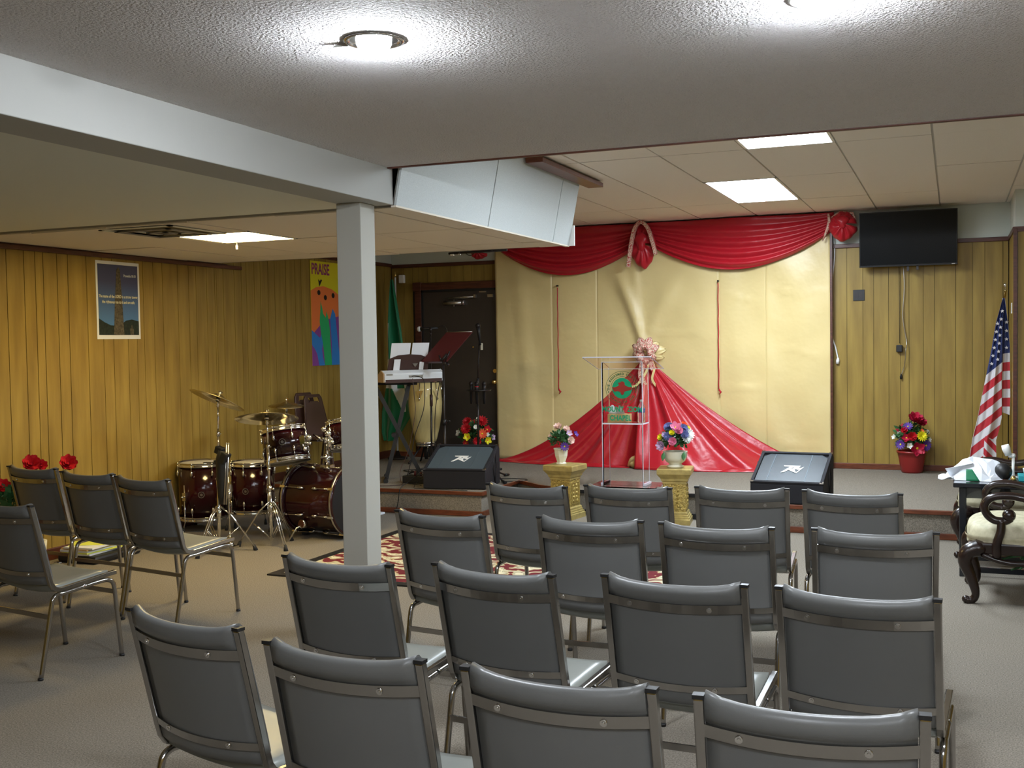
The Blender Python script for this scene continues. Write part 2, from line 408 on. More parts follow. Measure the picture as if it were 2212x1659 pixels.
# back wall
wb = thing('wall_back', 'back wall of brown wood paneling behind the stage', 'wall', (-3, YB, 0), kind='structure')
part('backing', MB().box(XL-T, XR+T, YB, YB+T, 0, 2.55), M['groove'], wb, True)
part('upper_band', MB().box(XL-T, XR+T, YB-.003, YB+T, 2.55, ZH+.1), M['whitewall'], wb, True, label='plain off-white strip above the paneling')
plank_wall(wb, 'y', YB, XL+.008, -4.60, ZS, 2.55, 2, -1, skip=(-6.06, -4.9, 2.34))
plank_wall(wb, 'y', YB, -1.35, .50, ZS, 2.55, 6, -1)
part('panel_sheet', MB().box(-4.60, -1.35, YB-.008, YB, ZS, 2.55), M['paneling'], wb, True)
# right jog
wr = thing('wall_right', 'right wall jutting forward beside the flag, wood paneling', 'wall', (.51, 10.9, 0), kind='structure')
part('backing', MB().box(.515, XR+T, 10.9, YB, 0, ZH+.05), M['whitewall'], wr, True, label='plain off-white wall above the paneling')
plank_wall(wr, 'y', 10.9, .535, 1.9, ZS, 2.54, 4, -1)
part('panel_sheet', MB().box(.507, .515, 10.9, YB-.01, ZS, 2.54).box(1.9, XR, 10.893, 10.9, ZS, 2.54), M['paneling'], wr, True)
part('corner_post', MB().box(.498, .532, 10.872, 10.905, ZS, 2.56), M['trimwood'], wr, True, bev=.003)
part('rail', MB().box(.50, XR, 10.875, 10.9, 2.53, 2.575).box(.495, .515, 10.9, YB-.01, 2.53, 2.575), M['trimwood'], wr, True)
w = solo('wall_far_right', MB().box(XR, XR+T, YN-T, YB+T, 0, ZH+.1), M['paneling'], 'paneled wall on the right, out of view', 'wall', (XR, 4, 0), kind='structure')
w = solo('wall_near', MB().box(XL-T, XR+T, YN-T, YN, 0, ZH+.1), M['paneling'], 'paneled wall behind the seats, out of view', 'wall', (-2, YN, 0), kind='structure')

# trims ---------------------------------------------------------------
def trim(name, mb, label, m='trimwood', bev=.004): return solo(name, mb, M[m], label, 'trim', tuple(mb.v[0]), kind='structure', bev=bev)
trim('trim_1', MB().box(XL+.008, XL+.05, 0.0, 8.80, ZL-.045, ZL-.012).box(XL+.008, XL+.032, 0, 8.60, ZL-.012, ZL-.001), 'dark wooden cornice under the low ceiling on the left wall')
trim('trim_2', MB().box(XL+.008, XL+.032, YS+.05, YB-.03, 2.545, 2.585), 'dark wooden rail on the left wall above the stage')
trim('trim_3', MB().box(XL+.01, .50, YB-.032, YB-.004, 2.53, 2.572), 'dark wooden rail across the top of the back wall paneling')
trim('baseboard_back', MB().box(XL+.01, -6.07, YB-.03, YB-.008, ZS, ZS+.06).box(-4.9, .50, YB-.03, YB-.008, ZS, ZS+.06), 'red-brown skirting along the back wall', 'redwood')
trim('baseboard_left', MB().box(XL+.008, XL+.028, 9.18, YB-.03, ZS, ZS+.09).box(XL+.008, XL+.028, YN, 9.13, 0, .09), 'dark skirting along the left wall')
trim('baseboard_right', MB().box(.53, XR, 10.87, 10.9, ZS, ZS+.06), 'red-brown skirting below the jutting right wall', 'redwood')
trim('trim_4', MB().box(XB+.003, XR, YE-.003, YE+.022, ZN-.008, ZN+.03), 'thin dark strip along the edge of the textured ceiling')

# ceilings ------------------------------------------------------------
c1 = solo('ceiling', MB().box(XB, XR+T, YN-T, YE, ZN, ZH+.2), M['popcorn'], 'grey popcorn-textured ceiling above the seats', 'ceiling', (0, 2, ZN), kind='structure')
c2 = thing('ceiling', 'plain plaster and tiled low ceiling over the left side', 'ceiling', (-4.6, 5, ZL), kind='structure')
part('plaster_field', MB().box(XL, XB-.2, YN-T, 5.60, ZL+.02, ZL+.12), M['plaster_left'], c2, True)
part('tile_bed', MB().box(XL, XB-.03, 5.60, YS, ZL+.008, ZL+.05), M['grid'], c2, True)
xs = [-3.155-.645*k for k in range(6)]; ys = [5.60, 6.84, 8.0, YS-.004]
xs = [XB-.03] + xs
for i in range(len(xs)-1):
    for j in range(3):
        x1, x0 = xs[i], max(xs[i+1], XL+.004)
        if x1-x0 < .03: continue
        y0, y1 = ys[j], ys[j+1]
        if j == 0 and i in (3,):      # warm light and vent columns are cut out below
            pieces = [(y0, 6.24)] if i == 3 else []
        else: pieces = [(y0, y1)]
        if i == 3 and j == 0: pieces = [(y0, 6.235)]
        for a, b in pieces:
            dz = random.choice((0, 0, .003, -.004))
            mb = MB().box(x0+.006, x1-.006, a+.006, b-.006, ZL+dz, ZL+.012)
            part('ceiling_tile', mb, M['tile_low'], c2, True)
c3 = thing('ceiling', 'high tiled ceiling over the stage', 'ceiling', (-1, 9, ZH), kind='structure')
part('tile_bed', MB().box(XL-T, XR+T, YE-.3, YB+T, ZH+.012, ZH+.1), M['gridw'], c3, True)
hx = [-.128-.605*k for k in range(-5, 10)]; hy = [6.15, 7.66, 9.10, 10.63, YB-.002]
hx = sorted(hx)
for i in range(len(hx)-1):
    for j in range(4):
        if i > len(hx)-2: continue
        x0, x1, y0, y1 = hx[i], hx[i+1], hy[j], hy[j+1]
        if abs(x1+.733) < .01 and j == 0: continue      # first light panel
        if abs(x1+1.338) < .01 and j == 2: continue     # second light panel
        if x1 > XR: continue
        part('ceiling_tile', MB().box(x0+.007, x1-.007, y0+.007, y1-.007, ZH+random.choice((0, 0, .002)), ZH+.014), M['tile'], c3, True)
# beam and post
bm_ = solo('beam', MB().box(-3.17, XB, YN, YE+.07, ZL, ZN+.3), M['plaster'], 'painted plaster beam dividing the two ceilings', 'beam', (-3.05, 2, ZL), kind='structure', bev=.004)
pl = thing('pillar', 'square grey painted post standing under the beam', 'pillar', (-3.09, 5.33, 0), kind='structure')
part('shaft', MB().box(-3.168, -3.015, 5.265, 5.425, 0, ZL), M['postpaint'], pl, True, bev=.004)
# soffit of white tiles from beam end to the back, with wood strip on top
sf = thing('soffit', 'white speckled tile soffit between low and high ceilings', 'soffit', (-2.9, 7, ZL), kind='structure')
bx, tx = -2.905, -2.80
yj = [5.47, 6.78, 8.06, YS+.005]
ZB = ZL-.004
for a, b in zip(yj[:-1], yj[1:]):
    g = .006; vs = []
    for (x, z) in ((bx, ZB), (tx, ZH+.005)):
        for y in (a+g, b-g): vs.append((x, y, z)); vs.append((x-.015, y, z))
    part('soffit_tile', MB().add(vs, [(0,1,3,2),(4,6,7,5),(0,4,5,1),(2,3,7,6),(0,2,6,4),(1,5,7,3)]), None or mat('speckled_tile', (.62, .66, .66), .85, noise=(220, 0, (1,1,1), (.50, .54, .54)), spec=.15), sf, True)
part('soffit_back', MB().add([(bx-.02, 5.47, ZB), (bx-.02, YS, ZB), (tx-.02, YS, ZH), (tx-.02, 5.47, ZH)], [(0,1,2,3)]).box(XL, bx, YS-.015, YS+.001, ZL-.002, ZH), M['grid'], sf, True)
part('end_strip', MB().box(-2.92, -2.86, YS, YS+.02, ZL-.004, ZL+.16), M['white'], sf, True)
part('corner_bead', MB().box(bx-.03, bx+.002, YE+.07, YS, ZL-.012, ZL-.002), M['tile_low'], sf, True)
trim('trim_5', MB().prism([(0, 0), (.13, 0), (.13, .035), (.03, .05), (0, .05)], (-2.79, 7.2, ZH-.05), (1, 0, 0), (0, 0, 1), -1.42), 'stained wood strip along the top of the tile soffit', 'redwood')

# door ------------------------------------------------------------------
dr = thing('door_1', 'dark brown door beside the gold backdrop', 'door', (-5.5, YB, ZS), kind='structure')
part('door_leaf', MB().box(-5.965, -4.96, YB-.03, YB-.006, ZS+.01, 2.245), M['door'], dr, True, bev=.003)
part('door_frame', MB().box(-6.06, -5.975, YB-.05, YB-.004, ZS, 2.335).box(-6.06, -4.93, YB-.05, YB-.004, 2.25, 2.335).box(-4.95, -4.88, YB-.05, YB-.004, ZS, 2.335)
     .box(-6.08, -5.97, YB-.062, YB-.004, 2.24, 2.345), M['trimwood'], dr, True, bev=.004)
part('door_stop', MB().box(-5.975, -5.955, YB-.045, YB-.03, ZS, 2.25).box(-5.975, -5.01, YB-.045, YB-.03, 2.225, 2.25), M['black'], dr, True)
cl = part('door_closer', MB().cyl((-5.66, YB-.06, 2.085), (-5.42, YB-.06, 2.083), .026).cyl((-5.42, YB-.06, 2.083), (-5.39, YB-.06, 2.083), .03).box(-5.66, -5.40, YB-.045, YB-.03, 2.06, 2.11).cyl((-5.53, YB-.06, 2.04), (-5.53, YB-.06, 2.125), .012), M['steel'], dr, True)
part('closer_arm', MB().cyl((-5.53, YB-.06, 2.13), (-5.24, YB-.075, 2.15), .006).cyl((-5.62, YB-.07, 2.142), (-5.25, YB-.075, 2.155), .007).box(-5.26, -5.235, YB-.09, YB-.04, 2.14, 2.175), M['steel'], dr, True)
part('door_knob', MB().sphere((-5.015, YB-.09, 1.14), .03, sz=1).cyl((-5.015, YB-.03, 1.14), (-5.015, YB-.08, 1.14), .014), M['brass'], dr, True)
part('deadbolt', MB().cyl((-5.02, YB-.03, 1.27), (-5.02, YB-.05, 1.27), .024), M['brass'], dr, True)
part('strike_plate', MB().box(-5.10, -5.03, YB-.05, YB-.03, 2.14, 2.175).box(-5.21, -5.12, YB-.04, YB-.03, 2.20, 2.215), M['steel'], dr, True)
part('peephole', MB().cyl((-5.30, YB-.03, 1.555), (-5.30, YB-.036, 1.555), .010), M['brass'], dr, True)

# ================================================================== LIGHTS
def troffer(x0, x1, y0, y1, z, lamp, label, fr):
    t = thing('ceiling_light', label, 'light', ((x0+x1)/2, (y0+y1)/2, z))
    part('diffuser', MB().box(x0+.02, x1-.02, y0+.02, y1-.02, z+.001, z+.006), M[lamp], t, True)
    f = MB()
    for a, b, c, d in ((x0, x1, y0, y0+.02), (x0, x1, y1-.02, y1), (x0, x0+.02, y0, y1), (x1-.02, x1, y0, y1)): f.box(a, b, c, d, z-.002, z+.012)
    part('frame', f, M[fr], t, True)
troffer(-1.335, -.735, 6.16, 7.655, ZH, 'lamp_cool', 'cool white ceiling panel light partly behind the textured ceiling edge', 'white')
troffer(-1.943, -1.343, 9.11, 10.62, ZH, 'lamp_cool', 'cool white ceiling panel light nearer the red swag', 'white')
troffer(-5.085, -4.45, 6.24, 6.85, ZL, 'lamp_warm', 'warm yellow square ceiling light on the left', 'white')
k_ = solo('pull_chain', MB().cyl((-5.0, 6.87, ZL), (-5.0, 6.87, ZL-.02), .004).cyl((-5.0, 6.87, ZL-.02), (-5.0, 6.87, ZL-.05), .009), M['white'], 'short white stub hanging by the warm square light', 'fixture', (-5.0, 6.87, ZL))
def can(x, y, lab, tilt=0, gr=None):
    t = thing('recessed_light', lab, 'light', (x, y, ZN), 0, gr)
    n = 32; mb = MB()
    mb.lathe([(.098, -.001), (.098, -.006), (.088, -.008), (.08, -.004), (.078, .0)], (0, 0, 0), n)
    part('trim_ring', mb, M['chrome2'] if tilt else M['white'], t)
    part('bulb', MB().lathe([(.001, -.046), (.03, -.042), (.048, -.030), (.057, -.012), (.058, -.0005)], (0, 0, 0), n), M['lamp_can'], t)
    part('baffle', MB().lathe([(.0585, -.0008), (.079, -.0008)], (0, 0, 0), n, caps=False), M['steel'], t)
    if tilt: part('spring_clip', MB().add([(-.10, .01, -.006), (-.145, -.02, -.012), (-.12, -.035, -.010), (-.09, -.03, -.006)], [(0,1,2,3)]), M['chrome2'], t)
    return t
can(-1.735, 3.14, 'bright round recessed lamp with a bent clip in the textured ceiling', 1)
can(-.35, 3.30, 'round recessed lamp just above the top edge of the picture')
can(-.35, .45, 'round recessed lamp behind the viewer, middle', gr='recessed lamps behind the viewer')
can(1.1, .45, 'round recessed lamp behind the viewer, right', gr='recessed lamps behind the viewer')
can(1.1, 3.30, 'round recessed lamp to the right, out of view', gr='recessed lamps behind the viewer')
for gx, gy, gl in ((-.4, -.9, 'middle'), (1.8, -.9, 'right')):  # unseen lamps, added to brighten the textured ceiling and chair backs
    t = thing('fill_light', 'added white drum-shaped fill light behind the viewer, '+gl, 'light', (gx, gy, ZN))
    part('diffuser', MB().lathe([(.001, -.13), (.16, -.13), (.18, -.11), (.18, -.01)], n=28), M['lamp_fill'], t)
    part('canopy', MB().lathe([(.19, -.012), (.19, -.001)], n=28), M['white'], t)
# ceiling vent
vt = thing('ceiling_vent', 'square stepped air diffuser in the low ceiling beside the warm light', 'vent', (-4.9, 5.93, ZL))
for k in range(4):
    r = .29-.07*k; z = ZL-.004-.010*(k % 2)
    mb = MB()
    for a, b, c, d in ((-r, r, -r, -r+.03), (-r, r, r-.03, r), (-r, -r+.03, -r, r), (r-.03, r, -r, r)): mb.box(-4.9+a, -4.9+b, 5.93+c, 5.93+d, z-.006, z)
    part('louvre', mb, M['grid'] if k % 2 else M['plaster_left'], vt, True)
part('duct', MB().box(-5.17, -4.63, 5.66, 6.20, ZL-.004, ZL-.001), M['black'], vt, True)
# ================================================================== STACKING CHAIRS
CW = .469
RAILPATH = [(0, .85), (.048, .65), (.086, .49), (.096, .455), (.112, .432), (.135, .421), (.165, .42), (.30, .431), (.44, .443), (.478, .445)]
def railpos(s):
    # point and tangent at arc length s from the top
    acc = 0
    for (a, b), (c, d) in zip(RAILPATH[:-1], RAILPATH[1:]):
        L = math.hypot(c-a, d-b)
        if s <= acc+L or (c, d) == RAILPATH[-1]:
            t = (s-acc)/L; return a+(c-a)*t, b+(d-b)*t, (c-a)/L, (d-b)/L
        acc += L
def bow(u): return .034*(1-(2*u-1)**2)
def make_chair(fabric='vinyl', seatm='vinyl_seat', metal='chrome'):
    root = thing('stacking_chair', '', 'chair')
    sq = [(-.011, -.011), (.011, -.011), (.011, .011), (-.011, .011)]
    for sx in (-1, 1):
        X = sx*(CW/2-.011)
        r = part('side_rail', MB().sweep([(X, y, z) for y, z in RAILPATH], sq, (1, 0, 0)), M[metal], root, bev=.003)
        part('rail_cap', MB().box(X-.0125, X+.0125, -.0125, .0125, .848, .857), M['black'], r)
    # backrest: closed section swept across, bowed backwards
    inner = CW-.044-.004
    sec = [(.056, .004), (.050, .009), (.036, .014), (.022, .015), (.010, .011), (.002, .003), (.000, -.007), (.004, -.017), (.016, -.025), (.06, -.030), (.2, -.032), (.33, -.032),
           (.385, -.030), (.405, -.018), (.412, -.002), (.405, .008), (.38, .008), (.345, .003), (.25, .003), (.15, .003), (.08, .003)]
    nU = 12
    mb = MB(); vs = []
    for i in range(nU+1):
        u = i/nU; x = -inner/2+inner*u
        lift = .012*(abs(2*u-1)**6)
        for s, d in sec:
            ss = min(max(s, 0), .405)
            y, z, ty, tz = railpos(ss)
            ex = s-ss; y += ty*ex; z += tz*ex
            ny, nz = tz, -ty            # rearward
            dd = d + bow(u)
            y2, z2 = y + ny*dd, z + nz*dd
            if s < .03: z2 += lift
            vs.append((x, y2, z2))
    n = len(sec)
    fs = [(i*n+j, i*n+(j+1) % n, (i+1)*n+(j+1) % n, (i+1)*n+j) for i in range(nU) for j in range(n)]
    fs += [tuple(range(n))[::-1], tuple(nU*n+j for j in range(n))]
    mb.add(vs, fs, 0, True)
    mb.sm[-1] = mb.sm[-2] = False
    part('backrest', mb, M[fabric], root)
    # chrome bands behind the pad
    for s0, s1 in ((.058, .088), (.338, .362)):
        mb = MB(); vs = []
        for i in range(nU+1):
            u = i/nU; x = -inner/2-.004+(inner+.008)*u
            for s, d in ((s0, .007), (s0, .012), (s1, .012), (s1, .007)):
                y, z, ty, tz = railpos(s); dd = d+bow(u)-.002
                vs.append((x, y+tz*dd, z-ty*dd))
        fs = [(i*4+j, i*4+(j+1) % 4, (i+1)*4+(j+1) % 4, (i+1)*4+j) for i in range(nU) for j in range(4)]
        mb.add(vs, fs+[(3,2,1,0), (nU*4, nU*4+1, nU*4+2, nU*4+3)])
        bd = part('back_band', mb, M[metal], root)
        for u in (.17, .78):
            s = (s0+s1)/2; y, z, ty, tz = railpos(s); dd = .010+bow(u); dv = Vector((0, tz, -ty))
            p = Vector((-inner/2+inner*u, y, z))
            part('screw', MB().cyl(p+dv*(dd-.003), p+dv*(dd+.0035), .0085, 10).cyl(p+dv*(dd+.0035), p+dv*(dd+.006), .004, 8), M['chrome2'], bd)
    # seat pad
    mb = MB(); nv = 10
    def seat_pt(u, v, top):
        y, z, ty, tz = railpos(.43+v*(.325)); x = -inner/2+inner*u
        e = 1-(2*u-1)**6*.5
        z0 = z + (.030*e if top else -.012) - (bow(u)*.35 if top else bow(u)*.5)
        if v > .93: z0 = z + ((.018 if top else -.012) - bow(u)*.3)
        if v > .93: y += .010 if v > .97 else .006
        return (x, y + (0.0), z0)
    mb.grid(lambda u, v: seat_pt(u, v, True), nU, nv)
    mb.grid(lambda u, v: seat_pt(1-u, v, False), nU, nv)
    W1 = nU+1
    base = W1*(nv+1)
    for v in range(nv):
        a, b = v*W1, (v+1)*W1; mb.f.append([a, b, base+b+nU, base+a+nU]); mb.m.append(0); mb.sm.append(True)
        mb.f.append([a+nU, base+a, base+b, b+nU]); mb.m.append(0); mb.sm.append(True)
    for i in range(nU):
        mb.f.append([nv*W1+i, nv*W1+i+1, base+nv*W1+nU-i-1, base+nv*W1+nU-i]); mb.m.append(0); mb.sm.append(True)
        mb.f.append([i+1, i, base+nU-i, base+nU-i-1]); mb.m.append(0); mb.sm.append(True)
    part('seat', mb, M[seatm], root)
    for sx in (-1, 1):
        X = sx*(CW/2-.004)
        fr = curve_pts([(X, .497, .001), (X, .478, .20), (X, .463, .355), (X, .452, .395), (X, .425, .413), (X, .385, .416), (X, .28, .409)], 5)
        re = curve_pts([(X, .020, .001), (X, .062, .20), (X, .092, .35), (X, .106, .385), (X, .132, .398), (X, .17, .399), (X, .28, .409)], 5)
        for pth in (fr, re):
            lg = part('leg', MB().tube(pth, .0115, 10), M[metal], root)
            p = Vector(pth[0]); part('foot_glide', MB().cyl((p.x, p.y, 0), (p.x, p.y, .012), .0135, 10), M['black'], lg)
    part('stretcher', MB().box(-CW/2, CW/2, .072, .080, .285, .307), M[metal], root)
    part('stretcher', MB().box(-CW/2, CW/2, .455, .463, .335, .357), M[metal], root)
    return root
proto = make_chair()
CH = [('A1', -1.985, 2.435, -11.8, 'leftmost grey chair of the nearest row, yellow-lit seat edge beside it'), ('A2', -1.394, 2.298, -3.7, 'second grey chair from the left in the nearest row'),
 ('A3', -.825, 2.267, -2.1, 'grey chair low in the middle foreground, nearest row, third from left'), ('A4', -.276, 2.263, 3.1, 'nearest grey chair at lower right, cut off by the bottom of the picture'),
 ('B1', -1.999, 3.273, -5.9, 'grey chair in front of the square post, left end of the second row'), ('B2', -1.419, 3.297, -8.0, 'second-row grey chair with a dented back under its upper band, second from left'),
 ('B3', -.814, 3.321, -2.1, 'third grey chair from the left in the second row'), ('B4', -.266, 3.311, -3.6, 'right end grey chair of the second row with chrome legs showing at the aisle'),
 ('C1', -2.11, 4.323, -7.6, 'third-row grey chair just right of the post with specks on its top roll'), ('C2', -1.426, 4.362, .7, 'third-row grey chair in front of the left gold pedestal, second from left'),
 ('C3', -.891, 4.356, -.4, 'third-row grey chair in front of the right gold pedestal, third from left'), ('C4', -.285, 4.405, 4.2, 'right end grey chair of the third row'),
 ('D1', -2.079, 5.301, -4.4, 'front-row grey chair nearest the left speaker, left end of the row'), ('D2', -1.555, 5.39, -1.1, 'front-row grey chair between the two gold pedestals'),
 ('D3', -.992, 5.498, 3.4, 'front-row grey chair overlapping the left part of the right speaker'), ('D4', -.458, 5.477, -2.3, 'right end grey chair of the front row, nearest the stage'),
 ('E1', -5.455, 5.281, -6.6, 'grey chair by the left wall in front of the red flowers'), ('E2', -4.866, 5.132, -7.1, 'middle grey chair of the three by the left wall'),
 ('E3', -4.342, 5.007, -10.3, 'grey chair in front of the drums, full side and yellow-lit seat showing'), ('F1', -4.338, 4.005, -9.5, 'grey chair cut off by the left edge of the picture, seat and legs showing')]
GR = {'A': 'stacking chairs, nearest row', 'B': 'stacking chairs, second row', 'C': 'stacking chairs, third row', 'D': 'stacking chairs, front row by the stage', 'E': 'stacking chairs by the left wall', 'F': 'stacking chairs by the left wall'}
for i, (k, x, y, a, lab) in enumerate(CH):
    c = proto if i == 0 else dup(proto)
    c.location = (x, y, 0); c.rotation_euler = (0, 0, radians(a)); tag(c, lab, 'chair', GR[k[0]])

# ================================================================== POSTERS ON THE LEFT WALL
XW = XL+.009
pt = thing('tower_poster', 'white-bordered poster of a stone tower against blue sky', 'poster', (XW, 7.15, 2.0))
# local frame: u = +y, v = +z, faces +x
Fp = frame((0, 0, 0), (0, 1, 0), (0, 0, 1))
part('sheet', MB().box(-.252, .252, -.318, .318, 0, .002, 0, Fp), M['paper'], pt)
part('picture', MB().box(-.232, .232, -.285, .292, .002, .003, 0, Fp), M['tower_print'], pt)
def flat(poly, h, F): 
    mb = MB(); mb.prism(poly, (0, 0, h), (1, 0, 0), (0, 1, 0), .0006); return mb.xf(F)
part('picture_detail', flat([(-.232, -.285), (.232, -.285), (.232, -.17), (.15, -.155), (.08, -.165), (.0, -.21), (-.10, -.205), (-.17, -.18), (-.232, -.15)], .0031, Fp), M['trees'], pt, label='dark trees printed on the poster')
part('picture_detail', flat([(-.065, -.285), (.055, -.285), (.040, .0), (.022, .25), (.004, .275), (-.018, .25), (-.045, 0)], .0038, Fp), M['stone'], pt, label='stone tower printed on the poster')
part('picture_detail', flat([(.130, -.285), (.165, -.285), (.168, -.24), (.155, -.22), (.150, -.20), (.143, -.20), (.140, -.22), (.122, -.235)], .0038, Fp), M['stone'], pt, label='small figure-shaped stone at the tower foot')
for s, z, sz, x, mm in (('Proverbs 18:10', .205, .030, .135, 'flag_white'), ('The name of the LORD is a strong tower;', .03, .034, 0, 'txt_cream'), ('the righteous run to it and are safe.', -.015, .034, 0, 'txt_cream')):
    t = text_mb(s, sz, .0006, cond=.78, th=.0003)
    part('lettering', t.xf(frame((.0048, x, z), (0, 1, 0), (0, 0, 1))), M[mm], pt)
pb = thing('praise_banner', 'bright banner reading PRAISE with raised hands, partly behind the post', 'banner', (XW, 10.42, 1.95))
Fb = frame((0, 0, 0), (0, 1, 0), (0, 0, 1)); w2, h2 = .36, .565
def bp(poly, h, m, lab): part('printed_shape', flat([(a*w2, b*h2) for a, b in poly], h, Fb), M[m], pb, label=lab)
part('cloth', MB().box(-w2, w2, -h2, h2, 0, .003, 0, Fb), M['yellow_p'], pb)
bp([(-1, -1), (1, -1), (1, .45), (.6, .38), (.2, .48), (-.3, .53), (-.7, .50), (-1, .43)], .0032, 'orange_p', 'orange rounded hill')
bp([(-1, -1), (1, -1), (1, .0), (.5, -.05), (.0, -.1), (-.35, -.15), (-.75, -.32), (-1, -.42)], .0040, 'purple_p', 'purple field')
bp([(-1, -.32), (-.85, -.37), (-.55, -.47), (-.45, -.37), (-.40, -.46), (-.35, -.52), (-.45, -.68), (-.4, -.85), (-.3, -1), (-.62, -1), (-.72, -.78), (-.85, -.68), (-1, -.6)], .0048, 'blue_p', 'blue raised hand')
bp([(-.3, -1), (-.38, -.6), (-.5, -.35), (-.55, -.15), (-.5, .05), (-.47, .24), (-.40, .12), (-.35, .0), (-.2, -.08), (-.15, .05), (-.05, -.1), (.02, -.3), (.05, -.6), (.1, -1)], .0056, 'green_p', 'green raised hand')
bp([(.1, -1), (.12, -.6), (.05, -.1), (.2, .1), (.35, 0), (.42, -.3), (.6, -1)], .0056, 'blue_p', 'blue arm')
bp([(-.58, .66), (-.5, .62), (-.42, .66), (-.36, .64), (-.52, .52)], .0048, 'ink', 'black note flag')
for cx, cy in ((-.56, .40), (-.2, .31), (.25, .36)):
    bp([(cx+.085*cos(a*pi/8), cy+.05*sin(a*pi/8)) for a in range(16)], .0062, 'ink', 'black spot')
part('lettering', text_mb('PRAISE', .165, .004, 'LEFT', .74, .0004).xf(frame((.0045, -w2+.02, h2-.09), (0, 1, 0), (0, 0, 1))), M['txt_purple'], pb)

# ================================================================== BACKDROP
YD = YB-.085
bd = thing('backdrop', 'gold fabric backdrop hung in seamed widths behind the lectern', 'curtain', (-3.1, YD, ZS))
seams = [-4.985, -4.285, -3.75, -2.36, -1.865, -1.20]
def gold_fn(a, b, k):
    def fn(u, v):
        x = a+(b-a)*u; z = 2.88-(2.88-.245)*v
        y = YD - .006*sin(x*9) - .005*sin(z*3.1+x*4) - .003*sin(z*11+sin(x*7)*2) - .010*math.exp(-((sin(z*3.9+x*.5+k*2)-.3+.1*sin(x*9))/.05)**2)*sin(pi*min(1, max(0, u))) - (.003 if u > .03 else 0)
        # gather towards the bow
        if k == 2:
            zz = max(0, min(1, (z-1.45)/(2.45-1.45)))
            xc = -3.19 + (zz**1.3)*(-.33)
            if 1.35 < z < 2.5: y -= .055*math.exp(-((x-xc)/(.035+.06*zz))**2)*min(1, (2.5-z)*3)*(1 if z > 1.42 else .5)
            xc2 = -3.17 + (zz**1.4)*.45
            if 1.35 < z < 2.4: y -= .030*math.exp(-((x-xc2)/(.05+.10*zz))**2)*min(1, (2.4-z)*3)
            xc3 = -3.19 - .12*zz
            y -= .02*math.exp(-((x-xc3)/.05)**2)*(1 if 1.4 < z < 2.6 else 0)*zz
        if k >= 3: y -= .012*sin((z*.9+x*1.6)*5+2*sin(z*2)) * sin(pi*u)
        if k == 0: y -= .012*max(0, sin((x*3.4+z*.25)*4))*sin(pi*u)
        return (x, y, z)
    return fn
for k, (a, b) in enumerate(zip(seams[:-1], seams[1:])):
    part('fabric_width', MB().thick(gold_fn(a+.001, b+.012, k), 48 if k == 2 else 26, 70, .002), M['gold_cloth'], bd, True)
part('batten', MB().box(-1.195, -1.172, YD-.02, YB-.01, ZS, 2.86), M['trimwood'], bd, True)
part('batten', MB().box(-4.985, -1.17, YD+.012, YB-.035, 2.84, 2.88), M['trimwood'], bd, True)
for i, (x, z0, z1) in enumerate(((-4.195, 2.22, 1.06), (-2.357, 2.21, 1.06))):
    c = thing('hanging_red_cord', ('thin red cord hanging down the left half of the gold backdrop', 'thin red cord hanging down the right half of the gold backdrop')[i], 'cord', (x, YD-.045, z0), group='red cords on the backdrop')
    part('cord', MB().tube([(x+.002*sin(k*1.3), YD-.042, z0-(z0-z1)*k/24) for k in range(25)], .006, 6), M['red_satin'], c, True)
    part('pin', MB().cyl((x, YD-.02, z0+.02), (x, YD-.055, z0+.02), .010, 8), M['blackmetal'], c, True)
    part('tassel', MB().tube([(x, YD-.042, z1), (x+.02, YD-.042, z1-.03), (x+.005, YD-.042, z1-.055)], [.010, .012, .004], 6), M['red_satin'], c, True)

# swags
def swag(x0, x1, zt, drop, k, lab):
    def fn(u, v):
        prof = (sin(pi*min(max(u, 0), 1)))**.85 if 0 < u < 1 else 0
        ends = min(1, min(u, 1-u)*7)
        hh = .16*(1-ends)+.0
        x = x0+(x1-x0)*u
        depth = (.17 + (drop-.17)*prof)
        z = zt - depth*v
        fold = sin(v**1.15*2*pi*4.6 + 1.2*sin(u*3.1+k) + k)
        y = YD-.045 - .03*fold*(.25+.75*v)*(.35+.65*ends) - .05*v*prof - .018*sin(u*11+k)*(1-v)
        return (x, y, z)
    return solo('red_swag', MB().thick(fn, 60, 46, -.002), M['red_satin'], lab, 'drape', ((x0+x1)/2, YD, zt), group='red swags')
swag(-4.97, -3.14, 2.895, .54, 0.4, 'left red satin swag, partly hidden by the tile soffit')
swag(-3.20, -1.15, 2.895, .55, 1.7, 'right red satin swag of the gold backdrop')
